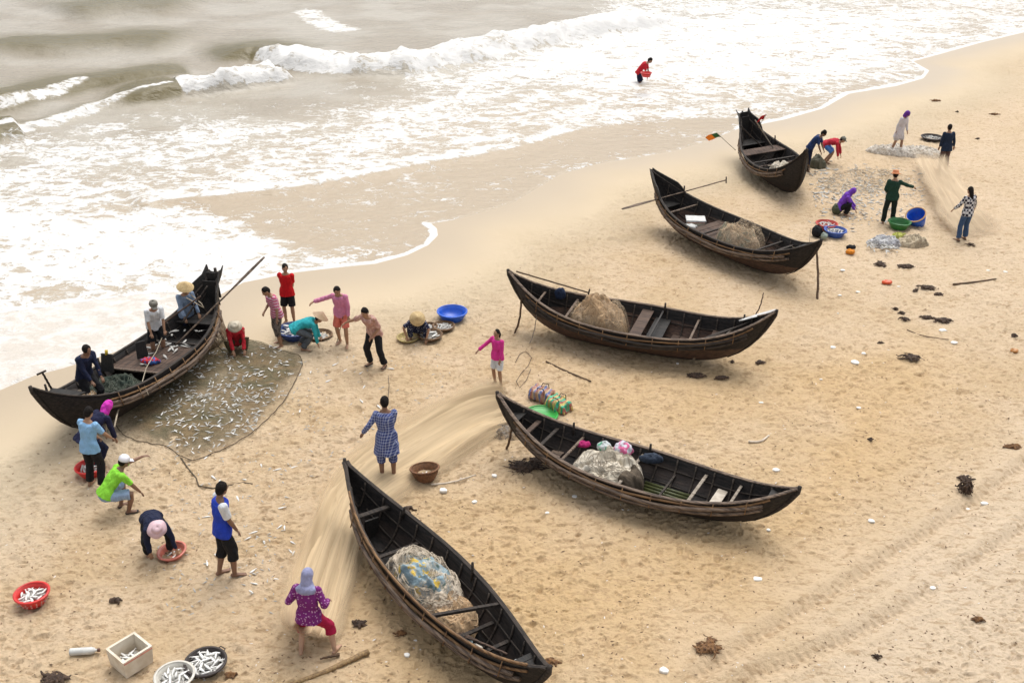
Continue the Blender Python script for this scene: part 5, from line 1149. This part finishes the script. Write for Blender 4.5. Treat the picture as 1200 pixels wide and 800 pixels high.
weed(890, 426, .25, 'dark seaweed scrap beyond the brown boat tip', n=8); weed(1032, 402, .14, 'tiny dark husk left of the cross shaped seaweed', n=4); weed(1189, 395, .22, 'flat dark husk near the right edge', n=4); weed(1020, 516, .12, 'tiny black husk behind the colourful bag boat', n=4)
weed(1096, 119, .4, 'pale brown seaweed high on the upper beach', M_weedl, 10); weed(1166, 135, .45, 'brown seaweed near the upper right edge', M_weedl, 10); weed(1146, 163, .2, 'dark husk right of the dark navy jacket', n=5); weed(1122, 132, .14, 'small dark husk above the dark navy jacket', n=4)
weed(475, 640, .16, 'dark husk by the left side of the nearest boat', n=5); weed(470, 745, .22, 'dark reddish seaweed below the side rail of the nearest boat', M_weedl, 8); weed(420, 733, .3, 'dark twigs between the purple jacket and the nearest boat', n=10)
weed(1138, 287, .28, 'dark sandal shaped lump by the checked shirt', n=6); weed(477, 598, .3, 'dark twig clump at the far side of the nearest boat', n=8)
weed(1060, 375, .3, 'small weed with shells left of the tufted seaweed', n=7); weed(1074, 342, .22, 'seaweed bit at the left end of the elongated one', n=6)
SCR = {0: 'larger white foam block right below the bleached stick', 1: 'small white foam cube below the larger foam block', 2: 'white foam piece just right of the bleached stick', 3: 'white scrap in the shadow below the left half of the colourful bag boat',
       4: 'white foam piece alone in open sand below the right bow of the colourful bag boat', 5: 'white foam piece at the bottom edge right of the nearest boat', 6: 'white scrap left of the tyre tracks below the black charred lump level', 7: 'white scrap just below the black charred lump',
       8: 'white scrap standing behind the right half of the colourful bag boat', 9: 'tiny white scrap below the right tip of the colourful bag boat', 10: 'white scrap at the left rim of the wicker basket', 11: 'white scrap beside the round green tray',
       13: 'upper of two white scraps behind the brown boat', 14: 'large flat pale scrap left of the cross shaped seaweed', 17: 'flat white scrap under the thin curved twig', 23: 'white scrap under the belly of the brown boat', 36: 'pale scrap by the dark navy jacket', 35: 'pale scrap on the long whitish net heap'}
M_foam = rough_mat('foam_scrap_white', (.78, .76, .72), (.68, .66, .62), .7, 10, .3, .01)
for i, (px, py, sz, fl_) in enumerate([(519, 577, .20, .7), (556, 589, .12, .9), (579, 559, .15, .7), (673, 583, .14, .5), (887, 679, .18, .6), (778, 788, .18, .7), (1021, 612, .15, .6), (1153, 592, .15, .7), (909, 553, .16, .6), (900, 621, .1, .6),
      (483, 556, .16, 1.2), (640, 540, .1, .6), (976, 407, .16, .6), (1012, 414, .14, .5), (1002, 425, .26, .4), (987, 318, .17, .4), (1118, 403, .18, .5), (1105, 388, .22, .3), (1178, 319, .15, .5), (1158, 317, .12, .4), (1006, 478, .12, .5), (962, 445, .07, .8),
      (477, 770, .12, .6), (794, 427, .1, .8), (641, 603, .1, .7), (1093, 687, .12, .5), (1135, 593, .09, .5), (982, 367, .06, .8), (1005, 343, .14, .4), (984, 347, .12, .5), (1053, 336, .1, .4), (485, 700, .08, .5), (487, 751, .07, .6), (517, 737, .1, .4), (892, 472, .12, .4), (1070, 180, .2, .4), (1110, 182, .2, .5)]):
    mb = MB(); n = 7; a0 = random.uniform(0, 6); sz *= .8
    pr = []
    for z_, k_ in ((0, 1), (sz*.35*fl_, 1.04), (sz*.5*fl_, .86)):
        for k in range(n): a = a0+6.283*k/n; r_ = sz*.5*k_*(.72+.5*((math.sin(k*12.9+i*3.3)*43.7) % 1)); pr.append((r_*math.cos(a)*1.1, r_*math.sin(a)*.9, z_))
    fs = [tuple(reversed(range(n))), tuple(range(2*n, 3*n))]
    for j in range(2):
        for k in range(n): fs.append((j*n+k, j*n+(k+1) % n, (j+1)*n+(k+1) % n, (j+1)*n+k))
    mb.add(pr, fs); o = mb.build('foam_scrap', M_foam, None, False, gat(px, py, .0)); tag(o, SCR.get(i, 'small angular white scrap of foam or paper lying on bare sand'), 'litter', 'white scraps scattered on the sand')

# ------------------------------------------------------------------ fish
t = NT('silver_fish'); oi = t.n('ShaderNodeObjectInfo'); sep = t.n('ShaderNodeSeparateXYZ', Vector=t.obj())
c = t.mix(t.smooth(sep.outputs[1], .0, .014), (.74, .73, .70), (.42, .41, .38)); t.set(t.b.inputs['Base Color'], c); t.b.inputs['Roughness'].default_value = .5; t.b.inputs['Specular IOR Level'].default_value = .4
M_fish = t.m
def fish_mesh():
    mb = MB(); xs = [-.07, -.06, -.035, 0, .03, .05, .062]; hh = [.004, .012, .019, .021, .016, .007, .004]; tt = [.004, .008, .011, .011, .007, .004, .002]
    mb.tube([(x, 0, 0) for x in xs], tt, 8, Vector((0, 0, 1)), hh)
    k = len(mb.v); mb.add([(.058, 0, .001), (.088, .022, .001), (.078, 0, .001), (.088, -.022, .001), (.058, 0, -.001), (.088, .022, -.001), (.078, 0, -.001), (.088, -.022, -.001)],
           [(0, 1, 2), (0, 2, 3), (4, 6, 5), (4, 7, 6), (0, 4, 5, 1), (1, 5, 6, 2), (2, 6, 7, 3), (3, 7, 4, 0)])
    me = bpy.data.meshes.new('fish'); me.from_pydata(mb.v, [], mb.f); me.update(); me.materials.append(M_fish); me.shade_smooth(); return me
FM = fish_mesh(); nfish = 0
def put_fish(p, rot, label, group, s=1.0, parent=None):
    global nfish
    o = bpy.data.objects.new('fish', FM); COL.objects.link(o); o.location = p; o.rotation_euler = rot; o.scale = (s, s, s); tag(o, label, 'fish', group); nfish += 1; return o
frng = random.Random(4)
ok = lambda x, y, P: bool(inside(np.array([x]), np.array([y]), P)[0])
def net_z(x, y):
    i = np.argmin((Xn-x)**2+(Yn-y)**2); return float(Zn.ravel()[i])
cnt = 0; small = []
HOT = [(200, 500), (222, 470), (262, 468), (300, 452), (320, 430), (285, 490), (250, 505), (240, 520), (300, 430), (250, 420), (270, 440)]
while cnt < 148:
    if frng.random() < .65:
        hx, hy = frng.choice(HOT); px, py = frng.gauss(hx, 16), frng.gauss(hy, 9)
    else: px, py = frng.uniform(190, 355), frng.uniform(400, 535)
    p = at(px, py); 
    if not ok(p.x, p.y, NP): continue
    put_fish((p.x, p.y, net_z(p.x, p.y)+.016), (frng.uniform(-.15, .15), frng.uniform(-.15, .15), frng.uniform(0, 6.28)), 'silver fish lying on the dark spread net', 'fish on the spread net', frng.uniform(.55, 1.0)); cnt += 1
for px, py in [(frng.uniform(235, 345), frng.uniform(535, 705)) for _ in range(26)]+[(frng.uniform(330, 460), frng.uniform(415, 500)) for _ in range(14)]:
    put_fish(gat(px, py, .015), (0, 0, frng.uniform(0, 6.28)), 'stray silver fish lying on bare sand in front of the dark net', 'stray fish on the near sand', frng.uniform(.8, 1.2))
def fill(key, n, label, z, spread=.75, mound=.05, s=1.1):
    e, r, h = CON[key]; M_ = Matrix.Translation(e.location) @ e.rotation_euler.to_matrix().to_4x4()
    for i in range(n):
        rr = r*spread*math.sqrt((i+.5)/n); a = i*2.39996; q = M_ @ Vector((rr*math.cos(a), rr*math.sin(a), h*z+mound*(1-(rr/r)**2)+frng.uniform(0, .02)))
        put_fish(q, (frng.uniform(-.25, .25), frng.uniform(-.25, .25), frng.uniform(0, 6.28)), label, 'fish in '+key_names[key], s*frng.uniform(.85, 1.15))
key_names = dict(redb='the red slotted basket', dark='the dark round basket', wht='the off white basket', box='the foam box', pinkb='the salmon basin', blue1='the dark blue basin', bowl1='the nearer bowl', bowl2='the small bowl', wick='the wicker basket', redl='the red basin')
fill('redb', 16, 'silver fish in the slotted red basket at the left edge', .55); fill('dark', 26, 'silver fish piled in the dark round basket', .65, .82, .06); fill('wht', 14, 'silver fish in the off white round basket', .55)
fill('box', 8, 'silver fish at the bottom of the off white foam box', .95, .8, .01); fill('pinkb', 3, 'silver fish in the salmon pink basin', .3, .5, 0); fill('blue1', 9, 'silver fish heaped in the dark blue basin', .75, .8, .06, 1.5)
fill('bowl1', 4, 'silver fish in the nearer fish bowl', .8, .6, .04, 1.5); fill('wick', 3, 'white fish in the brown wicker basket', .35, .4, .02, 1.2); fill('redl', 3, 'silver fish in the red basin behind the black trousers', .7, .5, .02, 1.3)
# everything farther off is too small and too many to count: one object
base_v = np.empty(len(FM.vertices)*3, 'f'); FM.vertices.foreach_get('co', base_v); base_v = base_v.reshape(-1, 3); base_f = [tuple(p.vertices) for p in FM.polygons]
mb = MB(); frng = random.Random(9)
def many(p, s):
    a = frng.uniform(0, 6.28); rm = np.array(Euler((frng.uniform(-.3, .3), frng.uniform(-.3, .3), a)).to_matrix()); mb.add([tuple(q) for q in (base_v*s) @ rm.T+np.array(p)], base_f)
def fillm(key, n, z, spread=.85, mound=.06, s=1.2):
    e, r, h = CON[key]; M_ = Matrix.Translation(e.location) @ e.rotation_euler.to_matrix().to_4x4()
    for i in range(n):
        rr = r*spread*math.sqrt((i+.5)/n); a = i*2.39996; many(M_ @ Vector((rr*math.cos(a), rr*math.sin(a), h*z+mound*(1-(rr/r)**2)-.02)), s)
fillm('redb', 30, .45, .8); fillm('dark', 40, .5, .85); fillm('wht', 34, .45, .8); fillm('box', 24, .85, .75, .03, 1.0); fillm('blue1', 40, .65, .85); fillm('bowl1', 26, .55, .85, .05); fillm('bowl2', 26, .55, .85, .05); fillm('bowl3', 16, .55, .85, .05); fillm('sieve', 14, .4, .6, .04); fillm('far1', 30, .7, .85); fillm('far2', 20, .7, .8); fillm('ring', 26, .6, .8); fillm('redl', 16, .6, .8)
for _ in range(620):
    if frng.random() < .6: px, py = frng.gauss(1010, 24), frng.gauss(222, 17)
    else: px, py = frng.uniform(955, 1085), frng.uniform(196, 262)
    if (px-962) < (205-py)*.5 or py < 192: continue
    many(gat(px, py, .02), frng.uniform(.7, 1.4))
for _ in range(60): many(gat(frng.gauss(1036, 9), frng.gauss(287, 4), .12), 1.2)
for _ in range(40): many(gat(frng.gauss(962, 6), frng.gauss(208, 12), .02), 1.6)
for _ in range(420):
    px, py = frng.gauss(262, 45), frng.gauss(468, 32); p = at(px, py)
    if ok(p.x, p.y, NP): many((p.x, p.y, net_z(p.x, p.y)+.012), frng.uniform(.5, 1.0))
for _ in range(26): p = B6.W(frng.uniform(.0, .6), frng.uniform(-.5, .5), .70); many(p, 1.4)
for _ in range(150): px, py = frng.uniform(330, 520), frng.uniform(415, 560); many(gat(px, py, .012), frng.uniform(.4, .7))
for _ in range(160): px, py = frng.uniform(180, 340), frng.uniform(530, 720); many(gat(px, py, .012), frng.uniform(.4, .7))
o = mb.build('small_fish', M_fish); tag(o, 'hundreds of tiny silver fish scattered over nets, baskets and sand', 'fish', kind='stuff')
print('fish', nfish)
# ------------------------------------------------------------------ crumbs of dry weed and shell on the dry sand
def crumbs(name, n, mat, smin, smax, seed, label, cat, flat=.4):
    rg = np.random.default_rng(seed); verts = []; faces = []; k = 0; tries = 0
    while k < n:
        px, py = rg.uniform(-40, 1240), rg.uniform(60, 830)
        if rg.random() > .25+.75*min(1, max(0, (py-80)/500)): continue
        p = at(px, py); j = np.abs(GY[:, 0]-p.y).argmin(); i = np.abs(GX[j]-p.x).argmin()
        if dry[j, i] < .6: continue
        if vn(np.array([p.x*.6]), np.array([p.y*.6]), 99)[0] < rg.random()*.9: continue
        s_ = rg.uniform(smin, smax); a = rg.uniform(0, 3.14); l_ = s_*rg.uniform(1, 3.2); z = float(GZ[j, i])+.004
        ca, sa = math.cos(a), math.sin(a); b = len(verts)
        for x, y, zz in ((-l_, 0, 0), (0, -s_, 0), (l_, 0, 0), (0, s_, 0), (0, 0, s_*flat*2)):
            verts.append((p.x+x*ca-y*sa, p.y+x*sa+y*ca, z+zz))
        faces += [(b, b+1, b+4), (b+1, b+2, b+4), (b+2, b+3, b+4), (b+3, b, b+4), (b+3, b+2, b+1, b)]
        k += 1
    m_ = MB(); m_.v = verts; m_.f = faces; o = m_.build(name, mat, None, False); tag(o, label, cat, kind='stuff')
crumbs('weed_crumbs', 2000, rough_mat('bark_crumb', (.13,.08,.045), (.22,.14,.08)), .006, .018, 3, 'fine dark crumbs of weed and bark strewn over the dry sand', 'debris')
crumbs('shell_grit', 500, M_foam, .005, .014, 4, 'fine pale shell grit strewn over the dry sand', 'shells')
